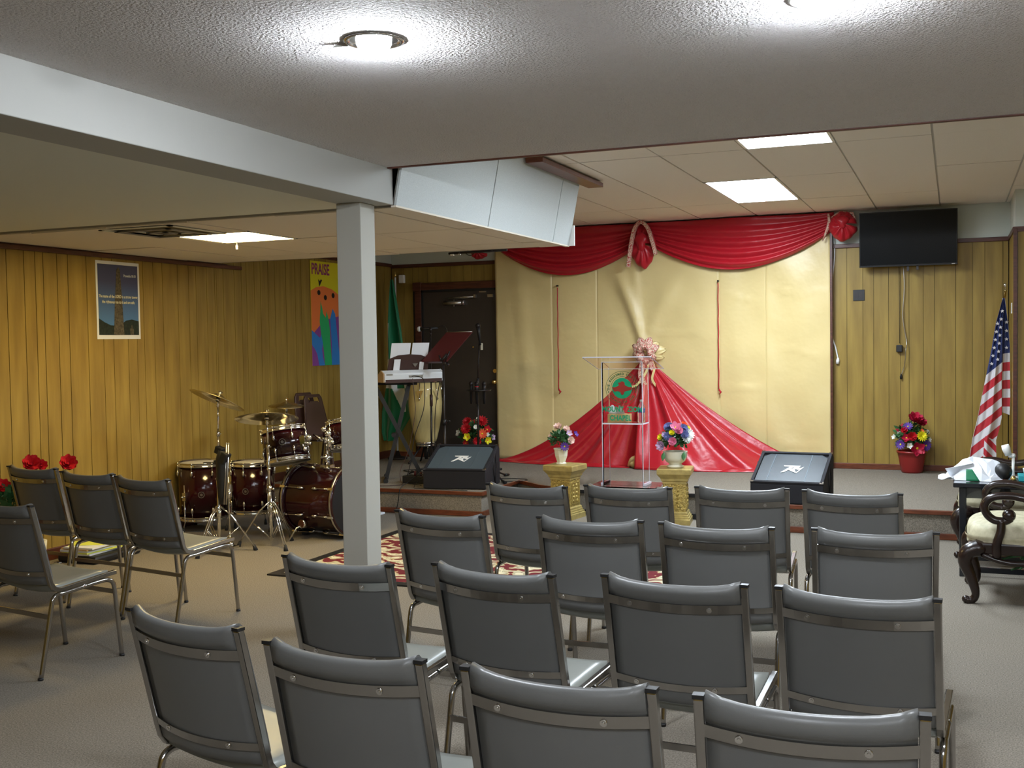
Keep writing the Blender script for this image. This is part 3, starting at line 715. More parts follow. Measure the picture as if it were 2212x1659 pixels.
def rosette(x, z, w, h, lab, seed, ribbon=True):
    r = thing('red_rosette', lab, 'drape', (x, YD-.07, z), group='red rosettes')
    def fn(u, v):
        a = 2*pi*u; t = v*pi*.5
        rr = (sin(t))**.7
        wob = 1+.05*sin(4*a+seed)*rr+.03*sin(9*a+seed*2)*rr
        xx = w*.5*rr*cos(a)*wob; zz = h*.5*rr*sin(a)*wob - (.12*h*rr*(1 if sin(a) < 0 else 0))
        return (xx, -.09*cos(t)*(1+.12*sin(3*a+seed)) - .014*sin(9*a+v*4+seed)*sin(pi*v) - .01, zz)
    part('puff', MB().grid(fn, 48, 14), M['red_satin'], r)
    part('puff_core', MB().grid(lambda u, v: (w*.22*sin(v*pi)*cos(2*pi*u)*(1+.3*sin(6*pi*u)), -.10-.03*cos(v*pi), h*.25*sin(v*pi)*sin(2*pi*u)+.02), 24, 8), M['red_satin'], r)
    part('fixing_pin', MB().cyl((0, -.05, .02), (0, .152, .02), .006, 8), M['blackmetal'], r)
    if ribbon:
        pts = curve_pts([(-w*.55, -.10, -h*.60), (-w*.42, -.12, -h*.1), (-w*.25, -.13, h*.35), (0, -.13, h*.55), (w*.3, -.13, h*.4), (w*.5, -.12, 0), (w*.60, -.10, -h*.30)], 6)
        mb = MB()
        mb.sweep(pts, [(-.030, -.018), (.030, -.018), (.030, .018), (-.030, .018)], (0, 1, 0))
        part('ribbon_loop', mb, M['ribbon'], r, bev=.006)
    return r
rosette(-3.17, 2.66, .27, .42, 'middle red rosette looped with a speckled gold ribbon', 1)
rosette(-1.055, 2.76, .27, .27, 'red rosette at the right end beside the television', 2, False)
rosette(-5.14, 2.66, .20, .13, 'small red rosette at the far left end, cut off by the soffit', 3, False)
# right ribbon hanging at the swag end
solo('ribbon_tie', MB().tube([(-1.20, YD-.09, 2.88), (-1.19, YD-.10, 2.80), (-1.21, YD-.10, 2.72), (-1.26, YD-.09, 2.60)], [.012, .018, .016, .006], 8)
     .tube([(-1.17, YD-.09, 2.84), (-1.08, YD-.11, 2.93-.04), (-.96, YD-.10, 2.87), (-.93, YD-.10, 2.80)], [.008, .012, .012, .008], 8), M['ribbon'], 'speckled ribbon tied between the right swag and its rosette', 'ribbon', (-1.2, YD, 2.8))

# floor drape: a tent of satin from the bow down to the stage
TX, TY, TZ = -3.17, YD-.05, 1.43
def drape(uA, uB, lab_seed):
    def fn(u, v):
        w = uA+(uB-uA)*u                      # -1 left end .. +1 right end
        xb = (-3.17 + 1.84*w) if w < 0 else (-3.17 + 1.93*w)
        fr = (1-abs(w)**2.6)
        yb = YD-.03 - (.34 if w < 0 else .50)*fr - (.10*sin(min(1, abs(w))*pi) if w > 0 else 0)
        if w > .86: yb -= .02
        t = v
        x = TX + (xb-TX)*(t**1.0); y = TY + (yb-TY)*(t**.9)
        sag = 1.0 + (.75 if w < 0 else .50)*abs(w)
        z = ZS+.006 + (TZ-ZS-.006)*max(0, 1-t)**sag
        amp = .062*t**.8*(1-t**6*.6)
        ph = sin(w*19+sin(t*2.5+lab_seed)*1.2)+.5*sin(w*37+t*2)
        y -= amp*ph*(.9-.45*abs(w)); z += .036*t*(1-t)*ph*3.2*abs(w)
        z = max(z, ZS+.004)
        return (x, min(y, YD-.022), z)
    return fn
dp = thing('floor_drape', 'red satin drape spreading from the bow down onto the stage', 'drape', (TX, YD-.1, ZS))
part('left_sweep', MB().thick(drape(-1, .0, 0), 90, 40, .0015), M['red_satin'], dp, True)
part('right_sweep', MB().thick(drape(.0, 1, 0), 90, 40, .0015), M['red_satin'], dp, True)
# puddled hem
def hem(x0, x1, y0, y1, seed):
    def fn(u, v):
        x = x0+(x1-x0)*u; y = y0+(y1-y0)*u - .10*sin(pi*u) - .09*v
        z = ZS+.004+.035*max(0, sin(v*pi))*(.6+.4*sin(u*17+seed)) + .008*sin(u*41+v*4)*sin(v*pi)
        return (x, y, max(z, ZS+.003))
    return fn
part('puddled_hem', MB().grid(hem(-4.98, -3.25, 11.74, 11.44, 1), 60, 8), M['red_satin'], dp, True)
part('puddled_hem', MB().grid(hem(-3.08, -1.50, 11.34, 11.50, 3), 60, 8), M['red_satin'], dp, True)
solo('gold_puddle', MB().sphere((-3.20, 11.42, ZS+.05), .07, 14, 0, .8).sphere((-3.10, 11.40, ZS+.045), .055, 12, 0, .9).tube(curve_pts([(-3.27, 11.42, ZS+.02), (-3.22, 11.36, ZS+.10), (-3.13, 11.36, ZS+.12), (-3.05, 11.37, ZS+.02)], 4), .022, 8), M['gold_satin'],
     'bunched gold satin at the foot of the red drape', 'fabric', (-3.18, 11.42, ZS), bev=0)
# bow
bw = thing('ribbon_bow', 'large speckled and gold ribbon bow above the lectern', 'bow', (-3.13, TY-.10, 1.47))
def loop(a, L, w, m, y=0.0, nm='loop'):
    ca, sa = cos(a), sin(a)
    def fn(u, v):
        t = v*.97+.015; half = w*.5*(sin(pi*t**.8))**.8 + .006; q = (u-.5)*2
        r = .02+L*t; s_ = q*half*(1-.25*(t > .9))
        return (r*ca-s_*sa, y-.02-.055*sin(pi*t)*(1-.5*q*q) - .008*cos(q*9), r*sa+s_*ca)
    return part(nm, MB().thick(fn, 8, 10, .004), M[m], bw)
for a, L, w_ in ((25, .15, .10), (70, .16, .11), (112, .16, .11), (150, .15, .10), (190, .13, .10), (225, .12, .09), (-30, .12, .09), (275, .12, .09)): loop(radians(a), L, w_, 'ribbon', -.02)
for a, L in ((48, .09), (95, .09), (140, .08), (0, .08)): loop(radians(a), L, .07, 'ribbon', -.06)
loop(radians(8), .21, .12, 'gold_satin', .03); loop(radians(-18), .19, .10, 'gold_satin', .04); loop(radians(38), .16, .10, 'gold_satin', .03)
for pts, mm in (([(0, -.02, 0), (-.03, -.06, -.12), (-.05, -.06, -.25), (-.01, -.06, -.36)], 'ribbon'), ([(.02, -.02, 0), (.06, -.05, -.10), (.09, -.05, -.19)], 'ribbon'),
                ([(0, -.03, 0), (.03, -.05, -.15), (-.08, -.06, -.34), (-.18, -.05, -.38)], 'gold_satin'), ([(.03, -.03, 0), (.10, -.05, -.16), (.08, -.06, -.30), (.17, -.05, -.42)], 'gold_satin')):
    part('ribbon_tail', MB().sweep(curve_pts(pts, 6), [(-.004, -.028 if mm == 'ribbon' else -.012), (.004, -.028 if mm == 'ribbon' else -.012), (.004, .028 if mm == 'ribbon' else .012), (-.004, .028 if mm == 'ribbon' else .012)], (0, 1, 0)), M[mm], bw)

# ================================================================== TELEVISION, WALL PLATE, CORDS
tv = thing('television', 'black flat television mounted high on the back wall', 'television', (-.43, 11.70, 2.585))
Rt = Matrix.Translation((-.43, 11.70, 2.585)) @ Euler((radians(6), 0, radians(1))).to_matrix().to_4x4() @ Matrix.Translation((.43, -11.70, -2.585))
def tvm(mb): return mb.xf(Rt)
part('case', tvm(MB().box(-.895, .035, 11.69, 11.745, 2.31, 2.86)), M['tvframe'], tv, True, bev=.006)
part('screen', tvm(MB().box(-.885, .025, 11.687, 11.6905, 2.328, 2.85)), M['screen'], tv, True)
part('base_bezel', tvm(MB().box(-.895, .035, 11.684, 11.69, 2.308, 2.325)), M['tvframe'], tv, True, bev=.002)
part('wall_mount', MB().box(-.55, -.30, 11.745, YB-.009, 2.42, 2.75).box(-.44, -.42, 11.74, 11.78, 2.26, 2.33).box(-.35, -.33, 11.74, 11.78, 2.27, 2.33), M['blackmetal'], tv, True)
part('maker_mark', tvm(MB().box(-.02, .012, 11.683, 11.6845, 2.313, 2.319)), M['steel'], tv, True)
wp = thing('wall_plate', 'square dark double wall plate left of the television', 'plate', (-.915, YB-.009, 2.035))
part('plate', MB().box(-.972, -.858, YB-.016, YB-.009, 1.978, 2.092), M['black'], wp, True, bev=.002)
part('insert', MB().box(-.955, -.920, YB-.020, YB-.016, 2.005, 2.065).box(-.91, -.875, YB-.020, YB-.016, 2.005, 2.065), M['blackmetal'], wp, True)
wc = thing('white_cable', 'white cable hanging beside the gold backdrop ending in a plug', 'cable', (-1.16, YB-.03, 2.70))
part('cable', MB().tube(curve_pts([(-1.165, YB-.02, 2.72), (-1.155, YB-.025, 2.45), (-1.185, YB-.025, 2.15), (-1.178, YB-.025, 1.85), (-1.183, YB-.025, 1.62), (-1.15, YB-.025, 1.50), (-1.125, YB-.025, 1.38)], 6), .0075, 8), M['white'], wc, True)
part('plug', MB().tube([(-1.125, YB-.025, 1.39), (-1.127, YB-.025, 1.36), (-1.13, YB-.025, 1.325)], [.009, .019, .017], 8), M['white'], wc, True)
bc = thing('power_adapter', 'black adapter block hanging on a thin wire below the television', 'adapter', (-.515, YB-.04, 1.49))
part('wire', MB().tube([(-.52, YB-.035, 2.32), (-.517, YB-.03, 1.9), (-.515, YB-.04, 1.53)], .003, 6), M['black'], bc, True)
part('block', MB().box(-.548, -.488, YB-.06, YB-.02, 1.44, 1.515), M['black'], bc, True, bev=.008)
gc = thing('grey_cord', 'thin grey cord with black plug hanging below the television', 'cord', (-.47, YB-.03, 2.3))
part('cord', MB().tube(curve_pts([(-.48, YB-.03, 2.32), (-.47, YB-.028, 2.1), (-.485, YB-.028, 1.8), (-.45, YB-.028, 1.55), (-.455, YB-.07, 1.45), (-.47, YB-.028, 1.3), (-.50, YB-.028, 1.21)], 6), .0045, 6), M['steel'], gc, True)
part('plug', MB().tube([(-.50, YB-.028, 1.215), (-.503, YB-.028, 1.19), (-.503, YB-.028, 1.165)], [.006, .013, .011], 8), M['black'], gc, True)
def outlet(x, y, z, lab, ax='y'):
    b = thing('junction_box', lab, 'fixture', (x, y, z))
    part('box', MB().cbox((0, 0, 0), (.07, .05, .10) if ax == 'y' else (.04, .06, .09)), M['white'], b, bev=.008); return b
outlet(-6.235, YB-.034, 2.395, 'white box on the back wall beside the green flag top')
solo('wall_switch', MB().box(.50, .508, 11.30, 11.36, 1.80, 1.90), M['white'], 'white switch plate on the right corner wall beside the flag', 'switch', (.504, 11.33, 1.85), bev=.002)
solo('black_wall_box', MB().box(XL+.009, XL+.05, 11.30, 11.38, 1.47, 1.68), M['black'], 'small black box on the left wall behind the green flag', 'fixture', (XL+.03, 11.34, 1.57), bev=.004)
# curtain rod with clips above the door
rd = thing('hanging_rod', 'black rod on a cord under the end of the low ceiling', 'rod', (-4.6, YS+.12, 2.33))
part('rod', MB().cyl((-4.01, 8.50, 2.372), (-3.47, 8.50, 2.378), .011, 10), M['blackmetal'], rd, True)
part('clip', MB().box(-3.99, -3.96, 8.485, 8.50, 2.35, 2.365).box(-3.92, -3.90, 8.49, 8.51, 2.355, 2.365), M['white'], rd, True)
part('hook', MB().tube(curve_pts([(-3.85, 8.50, 2.365), (-3.81, 8.50, 2.345), (-3.77, 8.50, 2.365)], 4), .003, 6).cyl((-3.6, 8.456, 2.376), (-3.6, 8.50, 2.376), .004, 6).cyl((-3.9, 8.456, 2.374), (-3.9, 8.50, 2.374), .004, 6), M['blackmetal'], rd, True)
# ================================================================== LECTERN
le = thing('lectern', 'clear acrylic lectern with green and red church emblem', 'lectern', (-2.89, 9.98, ZS))
A = 'acrylic'; yf, yb2 = 9.90, 10.12; xl, xr = -3.095, -2.70
part('front_panel', MB().box(xl, xr, yf, yf+.010, ZS+.012, 1.405), M[A], le, True)
for x in (xl, xr-.010):
    mb = MB(); mb.prism([(yf+.010, ZS+.012), (yb2, ZS+.012), (yb2, 1.345), (yf+.010, 1.405)], (x, 0, 0), (0, 1, 0), (0, 0, 1), .010); part('side_panel', mb, M[A], le, True)
part('shelf', MB().box(xl+.011, xr-.011, yf+.011, yb2, .815, .825), M[A], le, True)
part('base_plate', MB().box(-3.20, -2.56, 9.78, 10.22, ZS+.001, ZS+.012), M[A], le, True)
part('feet_brackets', MB().box(xl-.02, xl, yf, yb2, ZS+.012, ZS+.032).box(xr, xr+.02, yf, yb2, ZS+.012, ZS+.032), M['acryl_edge'], le, True)
tp = MB(); tp.prism([(9.74, 1.445), (10.22, 1.325), (10.22, 1.337), (9.74, 1.457)], (-3.23, 0, 0), (0, 1, 0), (0, 0, 1), .655)
part('top_plate', tp, M[A], le, True)
ed = MB(); e = .004
ed.box(-3.23, -2.575, 9.735, 9.74, 1.446, 1.457)
ed.tube([(-2.575, 9.74, 1.451), (-2.575, 10.22, 1.331)], .005, 4, smooth=False).tube([(-3.23, 9.74, 1.451), (-3.23, 10.22, 1.331)], .005, 4, smooth=False).tube([(-3.23, 10.22, 1.331), (-2.575, 10.22, 1.331)], .004, 4, smooth=False)
for x in (xl, xr): ed.box(x-.003, x+.003, yf-.003, yf+.003, ZS+.012, 1.405)
for x in (xl, xr): ed.box(x-.002, x+.002, yb2-.002, yb2+.002, ZS+.012, 1.345)
ed.box(xl, xr, yf-.002, yf+.002, .813, .826).box(xl, xr, yf-.002, yf+.002, 1.398, 1.405).box(xr-.003, xr+.002, yf, yb2, .813, .826)
part('polished_edge', ed, M['acryl_edge'], le, True)
# emblem
cx, cz = -2.895, 1.155
F = frame((cx, yf-.001, cz), (1, 0, 0), (0, 0, 1))
def ringmb(r0, r1, n=48, th=.0008):
    mb = MB(); vs = [(r*cos(2*pi*i/n), r*sin(2*pi*i/n), z) for z in (0, th) for r in (r0, r1) for i in range(n)]
    fs = []
    for i in range(n):
        j = (i+1) % n; fs += [(i, j, n+j, n+i), (2*n+i, 3*n+i, 3*n+j, 2*n+j), (n+i, n+j, 3*n+j, 3*n+i), (i, 2*n+i, 2*n+j, j)]
    return mb.add(vs, fs)
def disc(r, n=40, th=.0008):
    return MB().prism([(r*cos(2*pi*i/n), r*sin(2*pi*i/n)) for i in range(n)], (0, 0, 0), (1, 0, 0), (0, 1, 0), th)
part('emblem_ring', ringmb(.158, .162).merge(ringmb(.108, .112)).xf(F), M['dkgreen'], le, True)
part('emblem_disc', disc(.098).xf(F), M['green_paint'], le, True)
dove_old = [(-.098, .005), (-.07, .012), (-.045, .018), (-.02, .022), (-.03, .04), (-.028, .058), (-.012, .068), (.012, .068), (.028, .058), (.03, .04), (.02, .022), (.045, .018), (.07, .012), (.098, .005), (.088, -.02), (.055, -.028), (.025, -.03), (.02, -.045), (.008, -.062), (-.008, -.062), (-.02, -.045), (-.022, -.03), (-.055, -.028), (-.085, -.025)]
dove = [(-.100, .012), (-.075, .008), (-.045, .020), (-.028, .030), (-.040, .048), (-.030, .056), (-.018, .052), (-.012, .064), (.012, .064), (.026, .052), (.026, .030), (.045, .020), (.070, .010), (.098, .014), (.090, -.016), (.060, -.022), (.032, -.030), (.018, -.034), (.020, -.050), (.004, -.066), (-.010, -.058), (-.016, -.036), (-.040, -.028), (-.075, -.032), (-.086, -.016)]
dv = MB().prism(dove, (0, 0, .001), (1, 0, 0), (0, 1, 0), .0008).xf(F); part('emblem_dove', dv, M['red_paint'], le, True)
def arc_text(s, r, a0, a1, size, inward=False):
    out = MB()
    for i, chx in enumerate(s):
        if chx == ' ': continue
        a = a0+(a1-a0)*i/(len(s)-1); t = text_mb(chx, size, .0012, th=.0003)
        rot = a-90 if not inward else a+90
        out.merge(t, Matrix.Translation((r*cos(radians(a)), r*sin(radians(a)), 0)) @ Matrix.Rotation(radians(rot), 4, 'Z'))
    return out
part('lettering', arc_text('THE REDEEMED CHRISTIAN', .134, 186, -4, .030).xf(F), M['dkgreen'], le, True)
part('lettering', arc_text('CHURCH OF GOD', .134, 214, 326, .030, True).xf(F), M['dkgreen'], le, True)
part('emblem_star', disc(.006).xf(F @ Matrix.Translation((.133, -.035, 0))).merge(disc(.006).xf(F @ Matrix.Translation((-.133, -.035, 0)))), M['dkgreen'], le, True)
part('lettering', text_mb('MOUNT  ZION', .068, .0022, cond=.86, th=.0006).xf(frame((cx-.003, yf-.001, .955), (1, 0, 0), (0, 0, 1))), M['green_paint'], le, True)
part('lettering', text_mb('CHAPEL', .068, .0022, cond=.86, th=.0006).xf(frame((cx-.02, yf-.001, .872), (1, 0, 0), (0, 0, 1))), M['green_paint'], le, True)
bt = thing('water_bottle', 'clear plastic water bottle on the lectern shelf', 'bottle', (-2.748, 10.03, .825))
part('bottle_body', MB().lathe([(.028, 0), (.034, .006), (.034, .03), (.031, .045), (.034, .06), (.034, .13), (.030, .155), (.014, .185), (.012, .19), (.012, .203)], n=20), M['water'], bt)
part('label', MB().lathe([(.0346, .095), (.0346, .135)], n=20, caps=False), M['plastic_blue'], bt)
part('cap', MB().lathe([(.014, .197), (.014, .215), (.013, .217)], n=16), M['white'], bt)
solo('tissue_box', MB().box(-3.06, -2.86, 9.96, 10.10, .826, .905), M['manila'], 'tan tissue box on the lectern shelf', 'box', (-2.96, 10.03, .826), bev=.003)
tt = MB().grid(lambda u, v: (-3.06+.16*u, 10.0+.03*sin(u*5)*v, .906+.085*v*(abs(sin(u*pi*2+.4))*.8+.2)), 12, 5)
tt.v += []; solo('tissue', MB().thick(lambda u, v: (-3.06+.16*u, 10.0+.03*sin(u*5)*v, .907+.085*v*(abs(sin(u*pi*2+.4))*.8+.2)), 12, 5, .001), M['paper'], 'white crumpled tissue standing out of the tan box', 'tissue', (-2.98, 10.0, .907))

# ================================================================== FLOWERS
PET = {}
def petal_mb(L, w, cup, curl):
    mb = MB(); mb.grid(lambda u, v: ((u-.5)*w*sin(pi*min(.97, .12+v*.82)), L*v*cos(curl*v), cup*(v**1.4)+L*.35*sin(curl*v)+.15*w*abs(2*u-1)**2), 3, 3); return mb
def bloom_mesh(kind, colr):
    key = (kind, colr)
    if key in PET: return PET[key]
    mb = MB()
    if kind == 'rose': rings = [(5, .35, .45, .75, -.3, .05), (6, .55, .6, .62, .0, .03), (7, .85, .75, .45, .35, .0), (8, 1.05, .8, .22, .7, -.04)]
    elif kind == 'daisy': rings = [(12, 1.0, .36, .10, .25, 0), (11, .8, .32, .22, .2, .02)]
    elif kind == 'mum': rings = [(14, 1.0, .34, .08, .4, -.02), (12, .8, .34, .25, .3, .02), (10, .6, .34, .42, .1, .05), (7, .38, .3, .5, -.1, .08)]
    else: rings = [(5, 1.0, .8, .35, .5, 0), (5, .65, .6, .5, .2, .02)]
    for q, (n, L, w, cup, curl, z) in enumerate(rings):
        p = petal_mb(L, w, cup, curl)
        for i in range(n): mb.merge(p, Matrix.Translation((0, 0, z)) @ Matrix.Rotation(2*pi*(i+.5*(q % 2))/n + .2*q, 4, 'Z') @ Matrix.Translation((0, .04, 0)))
    mats = [M[colr]]
    if kind in ('daisy', 'lily'): mats.append(M['fl_yellow'] if colr != 'fl_yellow' else M['fl_orange']); mb.sphere((0, 0, .10), .17, 8, 1, .6)
    else: mb.sphere((0, 0, .2), .16, 8, 0, 1)
    PET[key] = mb.mesh('flower', mats); return PET[key]
LEAFM = {}
def leaf_mesh(k):
    if k not in LEAFM:
        mb = MB(); mb.grid(lambda u, v: ((u-.5)*.55*sin(pi*min(.98, .05+.93*v)), v, .18*v*v+.12*abs(2*u-1)), 4, 6); LEAFM[k] = mb.mesh('leaf', [M['leaf' if k == 0 else 'leaf2']])
    return LEAFM[k]
def orient(o, p, n_, s, roll=0):
    n_ = Vector(n_).normalized(); q = n_.to_track_quat('Z', 'Y').to_matrix().to_4x4()
    o.matrix_local = Matrix.Translation(p) @ q @ Matrix.Rotation(roll, 4, 'Z') @ Matrix.Diagonal((s, s, s, 1))
def bloom(root, p, n_, s, kind, colr):
    o = link('flower', bloom_mesh(kind, colr)); o.parent = root; orient(o, p, n_, s, random.uniform(0, 3)); return o
def leaves(root, c, R, n, s, seed, squash=.8, zmin=-.2):
    r = random.Random(seed)
    for i in range(n):
        a, b = r.uniform(0, 2*pi), r.uniform(zmin, 1)
        d = Vector((cos(a)*sqrt(max(0, 1-b*b)), sin(a)*sqrt(max(0, 1-b*b)), b))
        o = link('leaf', leaf_mesh(i % 2)); o.parent = root
        p = Vector(c) + d*R*.45; ax = d; q = ax.to_track_quat('Y', 'Z').to_matrix().to_4x4()
        sc = s*r.uniform(.7, 1.2)
        o.matrix_local = Matrix.Translation(p) @ q @ Matrix.Rotation(r.uniform(-.8, .8), 4, 'Y') @ Matrix.Diagonal((sc, sc, sc, 1))
def foliage_core(root, c, R, seed, n=260, s=.05):
    """dense small filler leaves nobody could count"""
    r = random.Random(seed); mb = MB()
    for i in range(n):
        a, b = r.uniform(0, 2*pi), r.uniform(-.6, 1); k = r.uniform(.3, .92)
        d = Vector((cos(a)*sqrt(1-b*b), sin(a)*sqrt(1-b*b), b)); p = Vector(c)+Vector((d.x*R, d.y*R, d.z*R*.8))*k
        u = d.orthogonal().normalized(); v_ = (d*.6+Vector((r.uniform(-1, 1), r.uniform(-1, 1), r.uniform(-1, 1)))).normalized()
        mb.add([p, p+u*s*.3+v_*s*.5, p+v_*s, p-u*s*.3+v_*s*.5], [(0, 1, 2, 3)])
    part('foliage', mb, M['leaf'], root, kind='stuff')
CAMD = Vector((0.33, -.94, .1))
def arrange(name, lab, loc, cat, c, R, specs, seed, lvs=14, ls=.09, side=None):
    t = thing(name, lab, cat, loc)
    foliage_core(t, c, R, seed, 300, R*.38)
    leaves(t, c, R, lvs, ls, seed)
    D = Vector(side or (.30, -.95, 0)).normalized(); Rr = Vector((D.y*-1, D.x, 0)) * -1
    Rr = Vector((-D.y, D.x, 0))       # to the viewer's right
    for (sx, sz, s, kind, colr, *rest) in specs:
        k = max(0, 1-sx*sx-sz*sz*.9)**.5
        d = Rr*sx + Vector((0, 0, sz)) + D*k
        bloom(t, Vector(c)+d*R*(rest[0] if rest else .95), (d*.7+D*.5+Vector((0, 0, .25))), s, kind, colr)
    r = random.Random(seed+5)
    for i in range(7):     # flowers on the side away from the viewer
        a = r.uniform(-1.0, 1.0); d = (-D*cos(a)+Rr*sin(a)+Vector((0, 0, r.uniform(-.1, .7)))).normalized()
        sp = specs[r.randrange(len(specs))]; bloom(t, Vector(c)+d*R*.9, d, sp[2], sp[3], sp[4])
    return t
def pot(root, prof, m, n=28, nm='pot'): part(nm, MB().lathe(prof, n=n), M[m], root)

# right stage pot
f1 = arrange('potted_flowers', 'mixed bouquet with one yellow daisy in a red pot below the television', (-.395, 11.70, ZS), 'flowers', (0, 0, .36), .17,
  [(.05, .95, .085, 'rose', 'fl_crimson', 1.1), (.35, .85, .07, 'rose', 'fl_crimson', 1.0), (.22, .12, .058, 'mum', 'fl_yellow', 1.15), (-.62, .45, .042, 'rose', 'fl_red'), (-.25, .1, .055, 'rose', 'fl_red', 1.05), (-.55, .02, .05, 'lily', 'fl_crimson'),
   (.05, -.55, .08, 'lily', 'fl_crimson', 1.05), (.62, -.45, .06, 'daisy', 'fl_purple', 1.0), (-.80, -.42, .055, 'daisy', 'fl_purple'), (-.4, .70, .05, 'daisy', 'fl_purple'), (-1.05, .0, .03, 'lily', 'fl_white'), (.85, .35, .025, 'daisy', 'fl_white'), (-.35, -.45, .035, 'lily', 'fl_white'), (.9, -.15, .03, 'lily', 'fl_white'), (.4, .45, .022, 'daisy', 'fl_orange')], 11, 14, .08)
pot(f1, [(.095, 0), (.105, .02), (.128, .15), (.138, .20), (.146, .202), (.146, .222), (.13, .222), (.128, .20), (.001, .195)], 'redpot')
# left stage pot (behind the monitor)
f2 = arrange('potted_flowers', 'mixed bouquet with orange and red daisies in a dark red pot by the door', (-5.02, 11.28, ZS), 'flowers', (0, 0, .36), .18,
  [(-.5, .75, .06, 'mum', 'fl_red', 1.0), (-.5, .3, .07, 'mum', 'fl_red', 1.05), (.42, .72, .075, 'mum', 'fl_red', 1.05), (.42, .02, .062, 'daisy', 'fl_orange', 1.15), (.78, .25, .05, 'lily', 'fl_red'), (-.38, -.15, .05, 'lily', 'fl_yellow', 1.1), (.78, -.45, .05, 'lily', 'fl_yellow'),
   (.15, -.4, .055, 'mum', 'fl_red', 1.1), (-.62, -.62, .042, 'daisy', 'fl_red'), (-1.1, .0, .05, 'lily', 'fl_white', .95), (.72, -.05, .03, 'lily', 'fl_white', 1.05), (.08, .45, .03, 'daisy', 'fl_white'), (1.05, -.3, .04, 'lily', 'fl_lilac')], 12, 14, .08)
pot(f2, [(.085, 0), (.10, .03), (.13, .16), (.15, .19), (.15, .215), (.135, .215), (.13, .19), (.001, .185)], 'terra')
# far-left tall arrangement
f3 = thing('red_flower_stand', 'tall stand of red artificial roses in the left corner behind the chairs', 'flowers', (-6.08, 5.80, 0))
pot(f3, [(.10, 0), (.12, .02), (.14, .20), (.145, .25), (.13, .25), (.001, .24)], 'cream')
foliage_core(f3, (0, 0, .52), .22, 31, 420, .075); leaves(f3, (.02, 0, .50), .22, 22, .10, 31)
for (x, y, z, s, k, c) in ((.10, -.02, .80, .075, 'rose', 'fl_red'), (.05, .12, .775, .05, 'rose', 'fl_red'), (.12, .30, .77, .075, 'rose', 'fl_red'), (.16, -.12, .60, .07, 'rose', 'fl_red'), (.20, -.20, .50, .07, 'rose', 'fl_red'), (.24, -.06, .44, .06, 'rose', 'fl_red'), (.22, .1, .55, .06, 'rose', 'fl_red'), (-.02, -.16, .66, .06, 'rose', 'fl_red')):
    bloom(f3, (x, y, z), (.7, -.5, .5), s, k, c)
    part('stem', MB().tube([(x*.15, y*.15, .23), (x*.6, y*.6, z*.62), (x*.97, y*.97, z-.01)], .004, 5), M['leaf'], f3)

# pedestals -----------------------------------------------------------
def pedestal(loc, rz, lab, sc=1.0):
    t = thing('gold_pedestal', lab, 'pedestal', loc, rz)
    def sqp(prof, m):
        mb = MB(); vs = []
        for r, z in prof: vs += [(-r, -r, z), (r, -r, z), (r, r, z), (-r, r, z)]
        k = len(prof); fs = [(i*4+j, i*4+(j+1) % 4, (i+1)*4+(j+1) % 4, (i+1)*4+j) for i in range(k-1) for j in range(4)]
        return mb.add(vs, fs+[(3, 2, 1, 0), (4*k-4, 4*k-3, 4*k-2, 4*k-1)])
    part('base', sqp([(.135, 0), (.135, .045), (.128, .05), (.128, .062), (.118, .066), (.118, .08), (.11, .084), (.11, .10), (.10, .11)], 0), M['goldcap'], t)
    part('shaft', sqp([(.098, .11), (.098, .355)], 0), M['goldped'], t)
    for k in range(4):
        fr = MB(); RM = Matrix.Rotation(k*pi/2, 4, 'Z')
        fr.box(-.075, -.065, -.104, -.098, .13, .33).box(.065, .075, -.104, -.098, .13, .33).box(-.065, .065, -.104, -.098, .32, .33).box(-.065, .065, -.104, -.098, .13, .14)
        rr = random.Random(k)
        for i in range(5):
            for j in range(2): fr.sphere((-.03+.06*j+rr.uniform(-.008, .008), -.099, .16+.035*i), .013, 8, 0, 1.2)
        for i in range(3): fr.box(-.05, .05, -.103, -.098, .143+.012*i, .148+.012*i)
        for i in range(7):
            a = pi*i/6; fr.sphere((.045*cos(a), -.099, .325+.02*sin(a)), .008, 6)
        part('relief_panel', fr.xf(RM), M['goldped'], t)
    part('capital', sqp([(.104, .355), (.104, .372), (.112, .378), (.118, .40), (.140, .43), (.148, .44), (.148, .480), (.143, .488)], 0), M['goldcap'], t)
    return t
p1 = pedestal((-3.285, 9.36, 0), -.16, 'gold carved pedestal left of the lectern, pink rose vase on top')
p2 = pedestal((-2.262, 9.36, 0), .14, 'gold carved pedestal right of the lectern, bowl of mixed flowers on top')
v1 = arrange('flower_vase', 'blush roses in a narrow cream pot on the left pedestal', (-3.325, 9.37, .489), 'flowers', (0, 0, .225), .105,
  [(-.2, .95, .046, 'rose', 'fl_blush', 1.1), (.45, .80, .04, 'rose', 'fl_blush', 1.05), (.75, -.05, .042, 'rose', 'fl_blush', 1.1), (.30, -.5, .045, 'daisy', 'fl_purple', 1.1), (.62, .45, .035, 'lily', 'fl_lilac', 1.15), (1.1, .35, .035, 'lily', 'fl_purple', 1.1), (-.95, .3, .02, 'rose', 'fl_blush')], 21, 20, .07)
part('pot', MB().lathe([(.048, 0), (.052, .004), (.040, .016), (.044, .03), (.060, .075), (.066, .13), (.072, .132), (.072, .142), (.062, .142), (.06, .13), (.001, .128)], n=8, smooth=False), M['cream'], v1)
